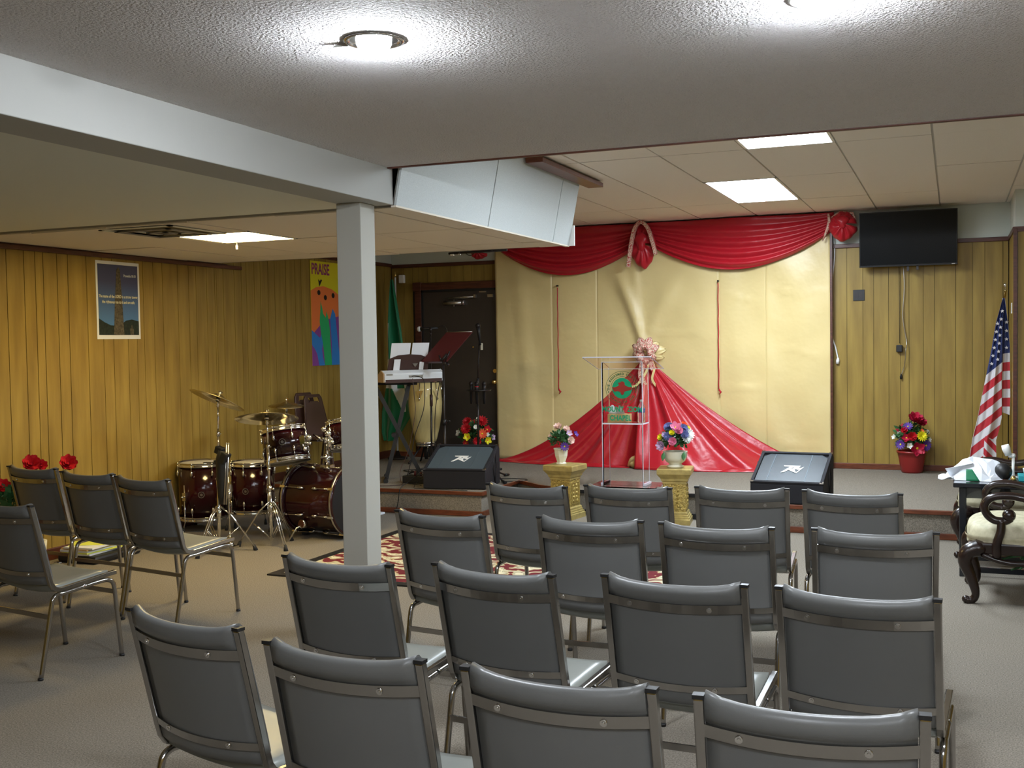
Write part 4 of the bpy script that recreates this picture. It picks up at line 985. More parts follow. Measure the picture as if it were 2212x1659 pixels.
v2 = arrange('flower_vase', 'round blue, pink and white bouquet in a cream bowl on the right pedestal', (-2.262, 9.36, .489), 'flowers', (0, 0, .245), .13,
  [(-.95, .15, .035, 'rose', 'fl_yellow', 1.0), (-.85, -.35, .052, 'rose', 'fl_lilac', 1.1), (-.22, -.05, .044, 'rose', 'fl_pink', 1.12), (-.75, .35, .03, 'rose', 'fl_lilac'), (-.5, .25, .045, 'mum', 'fl_blue', 1.05), (-.45, .85, .05, 'mum', 'fl_blue', 1.0), (-.02, .75, .055, 'lily', 'fl_pink', 1.1), (.15, .55, .045, 'rose', 'fl_pink', 1.1), (.52, .75, .05, 'mum', 'fl_blue', 1.0), (.50, .35, .045, 'mum', 'fl_blue', 1.1),
   (.62, 1.0, .035, 'rose', 'fl_orange', .95), (.85, .75, .03, 'rose', 'fl_yellow', .95), (.85, .35, .062, 'mum', 'fl_white', 1.0), (.65, .15, .05, 'mum', 'fl_white', 1.05), (-.25, .45, .03, 'rose', 'fl_yellow', 1.1)], 22, 12, .075)
for dx, dz in ((-.08, .10), (.10, .11)):
    o = link('leaf', leaf_mesh(1)); o.parent = v2; o.matrix_local = Matrix.Translation((dx, -.10, dz+.04)) @ Euler((radians(-115), 0, radians(-20))).to_matrix().to_4x4() @ Matrix.Diagonal((.08, .075, .07, 1))
part('pot', MB().lathe([(.068, 0), (.072, .004), (.074, .014), (.055, .022), (.052, .03), (.085, .055), (.102, .09), (.106, .135), (.108, .14), (.098, .14), (.095, .125), (.001, .12)], n=28), M['cream'], v2)

# ================================================================== MONITOR WEDGES
PV = [[(-1, .9), (1.05, 1.0), (.55, .35), (.35, .1), (.0, .35), (.45, .62), (-.35, .62), (-.75, .0), (-.35, .22), (-.1, .18), (.45, -.35), (.75, -.35), (.5, .05), (.85, .35), (.75, -.35+.0), (1.0, -.28), (1.75, .62), (1.35, .55), (1.15, .25), (.9, .62), (.55, .5)]]
def wedge(loc, rz, w, hf, hb, dp_, lab, gm):
    t = thing('stage_monitor', lab, 'speaker', loc, rz)
    prof = [(0, .005), (dp_+.03, .005), (dp_+.03, hb-.03), (dp_, hb-.012), (0.0, hf-.012)]
    part('cabinet', MB().prism(prof, (-w/2, 0, 0), (0, 1, 0), (0, 0, 1), w), M['cabinet'], t, bev=.006)
    U = Vector((1, 0, 0)); V = Vector((0, dp_, hb-hf)); L = V.length; V.normalize(); Nn = U.cross(V)
    F = frame(Vector((0, 0, hf-.012)), U, V)
    fr = MB(); b = .026; hh = .022
    fr.box(-w/2, w/2, 0, b, 0, hh).box(-w/2, w/2, L-b, L, 0, hh).box(-w/2, -w/2+b, b, L-b, 0, hh).box(w/2-b, w/2, b, L-b, 0, hh)
    part('rim', fr.xf(F), M['cabinet'], t, bev=.004)
    c = .05; x0, x1, y0, y1 = -w/2+b+.004, w/2-b-.004, b+.004, L-b-.004
    poly = [(x0, y0), (x1, y0), (x1, y1-c), (x1-c, y1), (x0+c, y1), (x0, y1-c)]
    g = MB().prism(poly, (0, 0, .004), (1, 0, 0), (0, 1, 0), .008).xf(F); part('grille', g, M[gm], t)
    for sx in (-.17, .14): part('grille_fold', MB().box(sx*w/.6-.002, sx*w/.6+.002, y0+.01, y1-.01, .012, .0145).xf(F), M['grille'], t)
    for sx in (-1, 1):
        for yy in (0, L):
            q = MB(); s = .028; ox = sx*w/2; oy = yy; dy = 1 if yy == 0 else -1
            q.box(min(ox, ox-sx*s), max(ox, ox-sx*s), min(oy-.002*dy, oy+dy*.008), max(oy-.002*dy, oy+dy*.008), hh-.003, hh+.003).box(min(ox+sx*.002, ox-sx*.008), max(ox+sx*.002, ox-sx*.008), min(oy, oy+dy*s), max(oy, oy+dy*s), hh-.003, hh+.003)
            part('corner_cap', q.xf(F), M['chrome2'], t)
    for sx in (-1, 1):
        dm = [(.28, .03), (.345, .16), (.28, .29), (.215, .16)]; k = dp_/.5
        mb = MB()
        pts = [Vector((sx*(w/2+.004), a*k+.05, z*hb/.36)) for a, z in dm]
        mb.tube(pts+[pts[0], pts[1]], .006, 6)
        h_ = part('handle_recess', mb, M['blackmetal'], t)
    lg = MB()
    def strip(poly): lg.prism([(a*.075, bb*.075) for a, bb in poly], (0, L*.42, .0145), (1, 0, 0), (0, 1, 0), .0015)
    strip([(-.95, .95), (.95, .95), (.65, .62), (-.85, .72)]); strip([(-.20, .66), (.25, .66), (-.70, -.55), (-1.05, -.60)])
    strip([(.25, .66), (.95, .95), (.75, .35), (.35, .12), (-.05, .20), (.25, .40)]); strip([(.05, .20), (.38, .10), (.70, -.62), (.45, -.50), (-.30, .02)])
    strip([(.75, .35), (1.0, .55), (.95, .2), (1.1, .55), (1.35, .75), (.75, -.62), (.62, -.5), (.95, .05), (.6, .1)])
    part('logo', lg.xf(F), M['white'], t)
    for x in (-w/2+.05, w/2-.05):
        for y in (.04, dp_-.03): pass
    part('rubber_feet', MB().cyl((-w/2+.05, .05, 0), (-w/2+.05, .05, .006), .015).cyl((w/2-.05, .05, 0), (w/2-.05, .05, .006), .015).cyl((-w/2+.05, dp_-.03, 0), (-w/2+.05, dp_-.03, .006), .015).cyl((w/2-.05, dp_-.03, 0), (w/2-.05, dp_-.03, .006), .015), M['rubber'], t)
    return t
M['grille_r'] = mat('grille_r', (.035, .045, .052), .22, metal=.3, bump=(900, .25, .002))
wL = wedge((-4.375, 9.30, ZS), radians(7), .62, .18, .375, .47, 'black wedge speaker with blue-grey grille on the left stage corner', 'grille')
part('jack_plug', MB().cyl((-.312, .10, .12), (-.345, .10, .12), .008, 8).cyl((-.312, .10, .09), (-.345, .10, .09), .008, 8), M['brass'], wL)
wR = wedge((-1.29, 9.20, ZS), radians(-4), .60, .175, .385, .46, 'black wedge speaker on the right part of the stage', 'grille_r')

# ================================================================== KEYBOARD ON X-STAND
kb = thing('keyboard', 'silver-white electronic keyboard seen from behind on a black stand', 'keyboard', (-5.13, 9.83, 1.225), radians(56))
kl = .66; kprof = [(-.15, 0), (.15, 0), (.15, .03), (.10, .05), (-.04, .085), (-.09, .118), (-.15, .085)]
part('body', MB().prism(kprof, (-kl/2, 0, .002), (0, 1, 0), (0, 0, 1), kl), M['kbd'], kb, bev=.006)
part('end_cap', MB().prism([(a*1.02, b*1.03) for a, b in kprof], (-kl/2-.014, 0, .0), (0, 1, 0), (0, 0, 1), .014), M['kbd_side'], kb, bev=.004, label='beige end cap')
part('end_cap', MB().prism([(a*1.02, b*1.03) for a, b in kprof], (kl/2, 0, .0), (0, 1, 0), (0, 0, 1), .014), M['kbd'], kb, bev=.004)
part('underside', MB().box(-kl/2+.01, kl/2-.01, -.152, -.13, -.006, .028), M['brown'], kb)
wk = MB()
part('keybed', MB().box(-.30, .30, .03, .14, .055, .062), M['white'], kb)
for i in range(32):
    x = -.30+i*.60/32; part('white_key', MB().box(x+.0006, x+.60/32-.0006, .032, .145, .062, .070), M['white'], kb)
bk = MB()
for i in range(31):
    if i % 7 in (0, 1, 3, 4, 5): x = -.30+(i+1)*.60/32; part('black_key', MB().box(x-.0045, x+.0045, .032, .10, .070, .080), M['black'], kb)
part('jack_panel', MB().box(-.06, .10, -.153, -.148, .045, .066), M['steel'], kb)
part('name_plate', MB().box(-.31, -.24, -.153, -.148, .07, .085), M['steel'], kb)
rest = part('music_rest', MB().prism([(-.26, 0), (.20, 0), (.20, .15), (.10, .185), (-.03, .195), (-.16, .185), (-.25, .15)], (0, -.06, .09), (1, 0, 0), Vector((0, -.30, 1)), .006), M['brown'], kb)
Fr = frame((0, -.067, .09), (1, 0, 0), Vector((0, -.30, 1)))
part('rest_window', MB().box(-.20, -.13, .02, .145, .007, .010, 0, Fr), M['paper'], rest)
part('rest_window', MB().box(.09, .14, .02, .115, .007, .010, 0, Fr), M['paper'], rest)
part('rest_emblem', MB().prism([(.01, .10), (.07, .10), (.045, .06)], (0, 0, .007), (1, 0, 0), (0, 1, 0), .003).xf(Fr), M['steel'], rest)
solo_sheets = []
for i, (a, b, lab) in enumerate(((-.235, -.02, 'left white sheet of music standing on the keyboard'), (.0, .19, 'right white sheet of music standing on the keyboard'))):
    s = thing('sheet_music', lab, 'paper', kb.location + Vector((0, 0, .10)), radians(56), group='sheets on the keyboard')
    part('sheet', MB().box(a, b, .0, .30, .0, .002, 0, frame((0, -.052, 0), (1, 0, 0), Vector((0, -.28, 1)))), M['paper'], s)
xs_ = thing('keyboard_stand', 'black crossed-leg stand under the keyboard', 'stand', (-5.17, 9.84, ZS), radians(28))
for y in (-.10, .10): part('top_rail', MB().tube([(-.37, y, .985), (.10 if y < 0 else .12, y, .985)], .016, 10).tube([(.04, y, .985), (.13, y, .987)], .022, 10), M['black'], xs_)
part('leg', MB().box(-.02, .02, -.012, .012, 0, 1.01, 0, Matrix.Translation((-.30, -.03, .985)) @ Matrix.Rotation(radians(180-26.0), 4, 'Y') @ Matrix.Rotation(0, 4, 'Z')), M['black'], xs_)
part('leg', MB().box(-.02, .02, -.012, .012, 0, 1.00, 0, Matrix.Translation((.05, .0, .975)) @ Matrix.Rotation(radians(180+14.5), 4, 'Y')), M['black'], xs_)
part('cross_pivot', MB().cyl((-.115, -.06, .46), (-.115, .05, .46), .022, 12), M['blackmetal'], xs_)
for x in (-.20, .13): part('foot_bar', MB().box(x-.02, x+.02, -.24, .24, .002, .04) if False else MB().tube([(x, -.24, .02), (x, .24, .02)], .018, 10).tube([(x, -.26, .02), (x, -.21, .02)], .024, 10).tube([(x, .26, .02), (x, .21, .02)], .024, 10), M['black'], xs_)

# ================================================================== MUSIC STAND, MICS, CONGA
ms = thing('music_stand', 'tilted burgundy music stand on a black pole beside the conga', 'stand', (-4.735, 9.86, ZS))
Fm = frame((.03, 0, 1.20), (1, 0, 0), Vector((.42, .55, 1.0)) - Vector((0, 0, 0)))
Um = Vector((.98, .2, 0)).normalized()
Um = Vector((1, 0, 0)); Vm = Vector((.13, .30, .28)).normalized()
O = Vector((-.245, 0, 1.20))
part('desk', MB().add([O, O+Um*.285, O+Um*.285+Vector((.23, .12, .29)), O+Vector((.23, .12, .29)), O+Vector((0, .008, -.006)), O+Um*.285+Vector((0, .008, -.006)), O+Um*.285+Vector((.23, .128, .284)), O+Vector((.23, .128, .284))],
    [(0,1,2,3),(7,6,5,4),(0,4,5,1),(1,5,6,2),(2,6,7,3),(3,7,4,0)]), M['burgundy'], ms)
part('desk_edge', MB().tube([O+Vector((.23, .118, .292)), O+Um*.285+Vector((.23, .118, .292))], .004, 6), M['steel'], ms)
part('desk_lip', MB().add([O+Vector((0, 0, 0)), O+Um*.285, O+Um*.285+Vector((0, .05, -.02)), O+Vector((0, .05, -.02))], [(0,1,2,3)]), M['burgundy'], ms)
part('clamp', MB().cyl((-.02, 0, 1.20), (.03, .03, 1.27), .016, 10).cyl((.02, -.03, 1.18), (.02, .03, 1.18), .012, 10).cyl((.02, .03, 1.18), (.05, .03, 1.16), .014, 8).tube([(-.02, .0, 1.20), (-.05, .01, 1.26)], .008, 8).tube([(.02, .0, 1.20), (.06, .03, 1.30)], .008, 8), M['blackmetal'], ms)
part('pole', MB().cyl((0, 0, .06), (0, 0, 1.20), .011, 12).cyl((0, 0, .05), (0, 0, .62), .015, 12), M['blackmetal'], ms)
part('collar', MB().cyl((0, 0, .56), (0, 0, .62), .021, 12).cyl((0, 0, .60), (.05, 0, .60), .006, 8).sphere((.055, 0, .60), .012, 10), M['black'], ms)
for k in range(3):
    a = radians(90+120*k+25); part('tripod_leg', MB().tube([(0, 0, .18), (.16*cos(a), .16*sin(a), .06), (.28*cos(a), .28*sin(a), .012)], .009, 8).tube([(.27*cos(a), .27*sin(a), .014), (.31*cos(a), .31*sin(a), .012)], .012, 8), M['black'], ms)
def mic_head(mb_head, mb_body, p, d, s=1):
    d = Vector(d).normalized(); p = Vector(p)
    mb_body.tube([p-d*.02*s, p+d*.03*s, p+d*.17*s], [.024*s, .019*s, .012*s], 12)
    q = (-d).to_track_quat('Z', 'Y').to_matrix().to_4x4(); mb_head.sphere(p-d*.035*s, .027*s, 14, 0, 1.05)
bm = thing('boom_microphone', 'white-headed microphone on a boom stand above the sheet music', 'microphone', (-5.13, 10.35, ZS))
h, b_ = MB(), MB(); mic_head(h, b_, (-.075, 0, 1.535), (1, .15, .03), 1.0)
part('mic_grille', h, M['flag_white'], bm, label='white foam microphone head'); part('mic_body', b_, M['black'], bm)
part('clip', MB().cyl((.02, 0, 1.50), (.02, 0, 1.55), .014, 8).cyl((.02, 0, 1.46), (.02, 0, 1.50), .008, 8), M['blackmetal'], bm)
part('pole', MB().cyl((.0, 0, .03), (.012, 0, .80), .011, 10).cyl((.012, 0, .78), (.018, 0, 1.47), .008, 10), M['blackmetal'], bm)
part('collar', MB().cyl((.012, 0, .72), (.012, 0, .84), .016, 10), M['brown'], bm)
part('cable', MB().tube(curve_pts([(.09, .02, 1.54), (.13, .02, 1.565), (.175, .02, 1.555), (.20, .02, 1.50), (.19, .02, 1.3), (.05, .02, .7), (.03, .04, .05)], 5), .004, 6), M['black'], bm)
part('tripod_base', MB().tube([(0, 0, .09), (.24, -.08, .012)], .008, 8).tube([(0, 0, .09), (-.2, -.14, .012)], .008, 8).tube([(0, 0, .09), (-.02, .25, .012)], .008, 8), M['black'], bm)

cg = thing('conga_drum', 'tall pale yellow conga drum behind the keyboard', 'drum', (-5.64, 11.25, ZS))
cz0 = .235
part('shell', MB().lathe([(.112, cz0), (.132, cz0+.06), (.165, cz0+.20), (.190, cz0+.36), (.196, cz0+.47), (.185, cz0+.62), (.165, cz0+.72)], n=40, caps=True), M['conga'], cg)
part('rim', MB().lathe([(.168, cz0+.70), (.176, cz0+.70), (.176, cz0+.735), (.168, cz0+.735)], n=40).lathe([(.114, cz0-.01), (.117, cz0-.01), (.122, cz0+.02), (.116, cz0+.02)], n=32), M['chrome2'], cg)
part('skin', MB().lathe([(.168, cz0+.728), (.15, cz0+.738), (.001, cz0+.738)], n=40), M['drumhead'], cg)
for k in range(6):
    a = radians(-82+60*k); px, py = cos(a), sin(a); U = Vector((-py, px, 0))
    lug = MB(); lug.prism([(-.042, .05), (.042, .05), (.0, -.06)], Vector((px*.195, py*.195, cz0+.56)), U, (-.05*px, -.05*py, 1), .010)
    lug.cyl((px*.21, py*.21, cz0+.50), (px*.185, py*.185, cz0+.70), .005, 8).sphere((px*.212, py*.212, cz0+.52), .011, 8)
    part('tension_lug', lug, M['chrome2'], cg)
part('stand_ring', MB().lathe([(.10, cz0-.03), (.115, cz0-.03), (.115, cz0-.012), (.10, cz0-.012)], n=28).cyl((.06, -.08, cz0-.012), (.06, -.08, cz0-.09), .006, 8), M['chrome2'], cg)
part('stand_column', MB().cyl((0, 0, .05), (0, 0, cz0-.012), .02, 12).cyl((0, 0, cz0-.03), (0, 0, cz0-.01), .10, 20), M['black'], cg)
for k in range(4):
    a = radians(45+90*k); part('stand_leg', MB().tube([(.06*cos(a), .06*sin(a), cz0-.03), (.20*cos(a), .20*sin(a), .02), (.22*cos(a), .22*sin(a), .012)], .011, 8), M['black'], cg)

mt = thing('microphone_stand', 'black microphone stand with a white tag and a tray holding spare mics', 'microphone', (-4.83, 10.95, ZS))
h, b_ = MB(), MB(); mic_head(h, b_, (.005, 0, 1.53), (.12, 0, -1), 1.05)
part('mic_grille', h, M['blackmetal'], mt); part('mic_body', b_, M['black'], mt)
part('tag', MB().box(.030, .055, -.004, 0, 1.30, 1.375), M['cream'], mt, label='small white tag')
part('pole', MB().cyl((-.02, 0, .03), (-.015, 0, .90), .013, 10).cyl((-.015, 0, .88), (.012, 0, 1.42), .007, 10), M['blackmetal'], mt)
part('clutch', MB().cyl((-.015, 0, .86), (-.012, 0, .99), .017, 10).cyl((-.012, 0, .95), (-.12, -.02, .93), .004, 6), M['black'], mt)
part('tray', MB().lathe([(.001, .845), (.13, .85), (.135, .865), (.128, .866), (.001, .86)], (0, 0, 0), 28), M['blackmetal'], mt)
part('gold_ring', MB().cyl((-.035, -.02, .94), (-.020, -.02, .94), .012, 8), M['brass'], mt)
part('reflective_bar', MB().cyl((-.028, -.012, .52), (-.027, -.012, .57), .006, 8), M['chrome2'], mt)
for i, (dx, dy) in enumerate(((-.085, -.02), (.0, -.06), (.075, -.03))):
    q = thing('handheld_microphone', ('spare black microphone in the left hole of the stand tray', 'spare black microphone with a red ring in the middle of the stand tray', 'spare black microphone in the right hole of the stand tray')[i], 'microphone', (-4.83+dx, 10.95+dy, ZS+.88), group='microphones in the tray')
    part('mic_grille', MB().sphere((0, 0, .05), .027, 12, 0, 1.1), M['blackmetal'], q)
    part('mic_body', MB().tube([(0, 0, .04), (0, 0, .0), (0, 0, -.17)], [.024, .021, .014], 12), M['black'], q)
    if i == 1: part('colour_ring', MB().lathe([(.0235, .018), (.0235, .026)], n=14, caps=False), M['fl_red'], q)
for k, a in enumerate((-20, 95, 220, -62)):
    a = radians(a); part('tripod_leg', MB().tube([(-.02, 0, .12), (.30*cos(a)-.02, .30*sin(a), .012)], .009, 8).tube([(.27*cos(a)-.02, .27*sin(a), .018), (.34*cos(a)-.02, .34*sin(a), .012)], .014, 8), M['black'], mt)
# second tripod foot poking out from behind the left wedge
st3 = thing('boom_stand_base', 'black tripod foot and loose cable sticking out right of the left speaker', 'stand', (-4.30, 10.05, ZS))
for a, L in ((-47, .377), (85, .35), (205, .35)):
    a = radians(a); part('tripod_leg', MB().tube([(0, 0, .10), (L*.8*cos(a), L*.8*sin(a), .018)], .009, 8).tube([(L*.75*cos(a), L*.75*sin(a), .020), (L*cos(a), L*sin(a), .014)], .014, 8), M['black'], st3)
part('pole', MB().cyl((0, 0, .06), (0, 0, .26), .011, 10), M['blackmetal'], st3)

# cables --------------------------------------------------------------
def cable(pts, r, m, lab, nm='cable'): return solo(nm, MB().tube(curve_pts(pts, 6), r, 6), M[m], lab, 'cable', tuple(pts[0]))
z0 = ZS+.006
cable([(-5.0, 9.69, 1.28), (-4.95, 9.66, 1.285), (-4.86, 9.65, 1.26), (-4.845, 9.655, 1.16), (-4.86, 9.65, .95), (-4.95, 9.62, .68), (-4.99, 9.60, .42), (-5.03, 9.58, z0+.01), (-4.93, 9.52, z0), (-4.80, 9.45, z0)], .004, 'black', 'thin black lead hanging from the keyboard down to the stage')
cable([(-5.0, 9.70, 1.26), (-4.98, 9.69, 1.1), (-4.97, 9.68, .9), (-5.02, 9.62, .55), (-5.08, 9.56, .36), (-5.05, 9.50, z0+.03), (-5.00, 9.42, z0), (-5.15, 9.30, z0), (-5.4, 9.24, z0)], .0035, 'brown', 'thin brown lead falling from the keyboard and running left along the stage edge')
cable([(-4.73, 9.40, ZS+.12), (-4.80, 9.38, ZS+.11), (-4.84, 9.22, ZS+.05), (-4.86, 9.13, ZS+.01), (-4.88, 9.125, .12), (-4.90, 9.12, .03)], .004, 'black', 'black speaker lead drooping over the stage edge')
cable([(-4.73, 9.40, ZS+.09), (-4.79, 9.36, ZS+.05), (-4.78, 9.26, z0), (-4.70, 9.22, z0), (-4.5, 9.22, z0), (-4.2, 9.21, z0)], .0035, 'black', 'black lead looping at the left corner of the left speaker')
cable([(-5.45, 10.5, z0), (-5.30, 10.42, z0), (-5.25, 10.55, z0), (-5.42, 10.62, z0), (-5.55, 10.52, z0), (-5.38, 10.40, z0), (-5.22, 10.46, z0)], .005, 'black', 'coil of black cable on the stage behind the keyboard stand')
cable([(-4.12, 9.92, z0), (-4.0, 9.98, z0), (-3.93, 10.06, z0), (-3.98, 10.14, z0), (-4.12, 10.16, z0), (-4.25, 10.12, z0)], .004, 'black', 'black cable loop on the stage right of the left speaker')
ps = thing('power_strip', 'black power adapter box with a red light and leads beside the left speaker', 'adapter', (-4.93, 9.62, ZS))
part('housing', MB().box(-.14, .10, -.05, .06, .0, .075), M['black'], ps, bev=.008)
part('plug', MB().cyl((-.02, 0, .075), (-.02, 0, .12), .012, 8).cyl((.04, .01, .075), (.04, .01, .11), .012, 8), M['burgundy'], ps)
solo('paper_scrap', MB().box(-5.42, -5.36, 9.22, 9.26, ZS+.002, ZS+.02), M['paper'], 'small white scrap at the stage edge next to the post', 'paper', (-5.39, 9.24, ZS), bev=.002)
solo('floor_scrap', MB().box(-5.05, -4.99, 8.98, 9.06, .002, .02), M['paper'], 'small white block on the floor below the stage next to the post', 'paper', (-5.02, 9.02, 0), bev=.002)

# ================================================================== FLAGS
fg = thing('green_white_flag', 'green and white flag hanging from a pole in the left stage corner', 'flag', (-6.20, 11.60, ZS))
part('pole', MB().cyl((-6.20, 11.60, ZS), (-6.175, 11.58, 2.40), .011, 10), M['flag_white'], fg, True)
part('finial', MB().lathe([(.001, 0), (.014, .01), (.016, .03), (.008, .05), (.001, .065)], (-6.175, 11.58, 2.40), 12), M['brass'], fg, True)
part('pole_base', MB().lathe([(.001, 0), (.12, 0), (.12, .02), (.04, .04), (.018, .10), (.001, .1)], (-6.20, 11.60, ZS), 20), M['blackmetal'], fg, True)
def prof_at(tbl, z):
    for (z1, a1), (z0_, a0) in zip(tbl[:-1], tbl[1:]):
        if z <= z1 and z >= z0_: return a0+(a1-a0)*(z-z0_)/(z1-z0_)
    return tbl[0][1] if z > tbl[0][0] else tbl[-1][1]
NL = [(2.37, -6.19), (1.9, -6.25), (1.45, -6.29), (1.1, -6.31), (.8, -6.36), (.55, -6.36), (.45, -6.33)]
NR = [(2.37, -6.165), (2.1, -6.11), (1.75, -6.04), (1.45, -6.00), (1.15, -5.98), (1.0, -5.95), (.8, -5.93), (.74, -5.95), (.45, -6.15)]
def ng(u, v):
    z = 2.37-1.92*v; a, b = prof_at(NL, z), prof_at(NR, z); w = b-a
    zz = z
    if u > .6: zz = max(z, .74+.4*(u-.6))*0 + z
    return (a+w*u, 11.50 + .05*sin(u*2*pi*1.6+z*1.2)*min(1, v*3) - .02*sin(u*9+z*3), z)
def ngm(u, v):
    z = 2.37-1.92*v
    if 1.60 < z < 2.33:
        q = (2.33-z)/.73
        if abs(u-(.58+.24*q)) < .13*(1-q)+.02: return 1
    if 1.12 < z < 1.85 and u < .26: return 1
    if 1.08 < z < 1.40+.12*(.5-u) and u < .52: return 1
    if 1.08 < z < 1.28+(u-.72)*.7 and u > .72: return 1
    if .80 < z < 1.08 and .40+.9*(1.08-z) < u < .74: return 1
    return 0
part('cloth', MB().thick(ng, 80, 260, .003, 0, ngm), [M['flag_green'], M['flag_white']], fg, True)

us = thing('striped_flag', 'red, white and blue flag with stars and stripes hanging in the right stage corner', 'flag', (.22, 11.42, ZS))
pb0, pb1 = Vector((.20, 11.42, ZS)), Vector((.455, 11.42, 2.02))
part('pole', MB().cyl(pb0, pb1, .011, 10), M['brass'], us, True)
part('finial', MB().lathe([(.012, 0), (.018, .01), (.010, .03), (.020, .05), (.022, .06), (.004, .075)], pb1, 14), M['chrome2'], us, True)
part('pole_base', MB().lathe([(.001, 0), (.12, 0), (.12, .02), (.04, .04), (.018, .12), (.001, .12)], pb0, 20), M['blackmetal'], us, True)
UL = [(1.95, .43), (1.72, .37), (1.46, .33), (1.22, .285), (1.0, .245), (.8, .21), (.6, .165), (.42, .14), (.34, .13)]
UR = [(1.95, .445), (1.7, .475), (1.5, .49), (1.0, .495), (.86, .49)]
UM = [(1.95, .442), (1.72, .436), (1.46, .432), (1.22, .424), (1.0, .422), (.82, .422), (.70, .40), (.60, .372), (.45, .375), (.34, .36)]
def stripe(x, z): return int(math.floor((z-1.22-(x-.285)*.88)/.083))
def left_fold(u, v):
    z = 1.95-1.61*v; a, b = prof_at(UL, z), prof_at(UM, z)
    return (a+(b-a)*u, 11.325 + .02*sin(u*2*pi*1.3)*min(1, .2+v) + .010*sin(u*16+z*2), z)
def left_m(u, v):
    z = 1.95-1.61*v; a, b = prof_at(UL, z), prof_at(UM, z); x = a+(b-a)*u
    if z < .64-(u-.5)*.1 and u > .5: return 1 if int(math.floor((z+(x-.3)*1.15)/.07)) % 2 == 0 else 2
    if z-(x-.285)*.88 > 1.22: return 0
    return 1 if stripe(x, z) % 2 == 0 else 2
part('cloth', MB().thick(left_fold, 90, 420, .003, 0, left_m), [M['us_blue'], M['us_red'], M['us_white']], us, True)
def right_fold(u, v):
    z = 1.95-1.08*v-.03*u*v; a, b = prof_at(UM, z)-.015, prof_at(UR, z)
    return (a+(b-a)*u, 11.355 + .02*sin(u*pi), z)
def right_m(u, v):
    z = 1.95-1.08*v; a, b = prof_at(UM, z)-.015, prof_at(UR, z); x = a+(b-a)*u
    if z-(x-.42)*.35 > 1.42: return 0
    return 2 if int(math.floor((1.42-z+(x-.42)*.35)/.083)) % 2 == 0 else 1
part('cloth', MB().thick(right_fold, 40, 300, .003, 0, right_m), [M['us_blue'], M['us_red'], M['us_white']], us, True)
def star(p, r, lean):
    poly = [((r if i % 2 == 0 else r*.42)*cos(pi/2+lean+pi*i/5), (r if i % 2 == 0 else r*.42)*sin(pi/2+lean+pi*i/5)) for i in range(10)]
    return MB().prism(poly, p, (1, 0, 0), (0, 0, 1), .002)
spots = []
for c in range(12):
    for (u_, dz) in ((.22, 0), (.62, .035)):
        z = 1.86-.076*c-dz; a, b = prof_at(UL, z), prof_at(UM, z); x = a+(b-a)*u_
        if (b-a)*min(u_, 1-u_) < .012 or z-(x-.285)*.88 < 1.25: continue
        spots.append((x, z, min(left_fold(u_+d, (1.95-z)/1.61)[1] for d in (-.12, 0, .12))))
for z in (1.72, 1.64, 1.56, 1.48): spots.append((.462, z, 11.35))
for fx, fz, y in spots:
    part('star', star((fx, y-.004, fz), .019, .1), M['us_white'], us, True)
# ================================================================== DRUM KIT
def drum(t, R, z0, z1, Mx=None, nl=8, head='drumhead', a_off=0, badge=None):
    """shell with hoops, heads and lugs along local z; Mx places it in the thing"""
    Mx = Mx or Matrix(); n = 40
    part('shell', MB().lathe([(R, z0+.012), (R, z1-.012)], n=n).xf(Mx), M['winered'], t)
    for z, s in ((z1, 1), (z0, -1)):
        part('hoop', MB().lathe([(R+.004, z-.022), (R+.010, z-.022), (R+.010, z-.012), (R+.007, z-.010), (R+.007, z+.010), (R+.012, z+.012), (R+.012, z+.016), (R+.002, z+.016), (R+.002, z-.022)], n=n, caps=False).xf(Mx), M['chrome2'], t)
        part('drum_skin', MB().lathe([(R+.003, z-.004*s), (R*.97, z+.003*s), (.001, z+.003*s)], n=n).xf(Mx), M[head], t)
        for k in range(nl):
            a = 2*pi*k/nl+a_off; c, s_ = cos(a), sin(a); zl = z-s*.075
            g = MB().cyl((c*(R+.014), s_*(R+.014), zl), (c*(R+.014), s_*(R+.014), z+s*.012), .0035, 6)
            g.tube([(c*(R+.012), s_*(R+.012), zl-.026), (c*(R+.014), s_*(R+.014), zl-.012), (c*(R+.014), s_*(R+.014), zl+.012), (c*(R+.012), s_*(R+.012), zl+.026)], [.005, .011, .011, .005], 8)
            g.cyl((c*(R+.013), s_*(R+.013), z+s*.004), (c*(R+.013), s_*(R+.013), z+s*.02), .006, 6)
            part('lug', g.xf(Mx), M['chrome2'], t)
    if badge is not None:
        a, z = badge; c, s_ = cos(a), sin(a); U = Vector((-s_, c, 0))
        q = frame(Vector((c*(R+.001), s_*(R+.001), z)), U, (0, 0, 1))
        q = Mx @ q
        part('badge', ringmb(.022, .028, 24, .003).merge(disc(.012, 16, .003)).xf(q), M['chrome'], t)
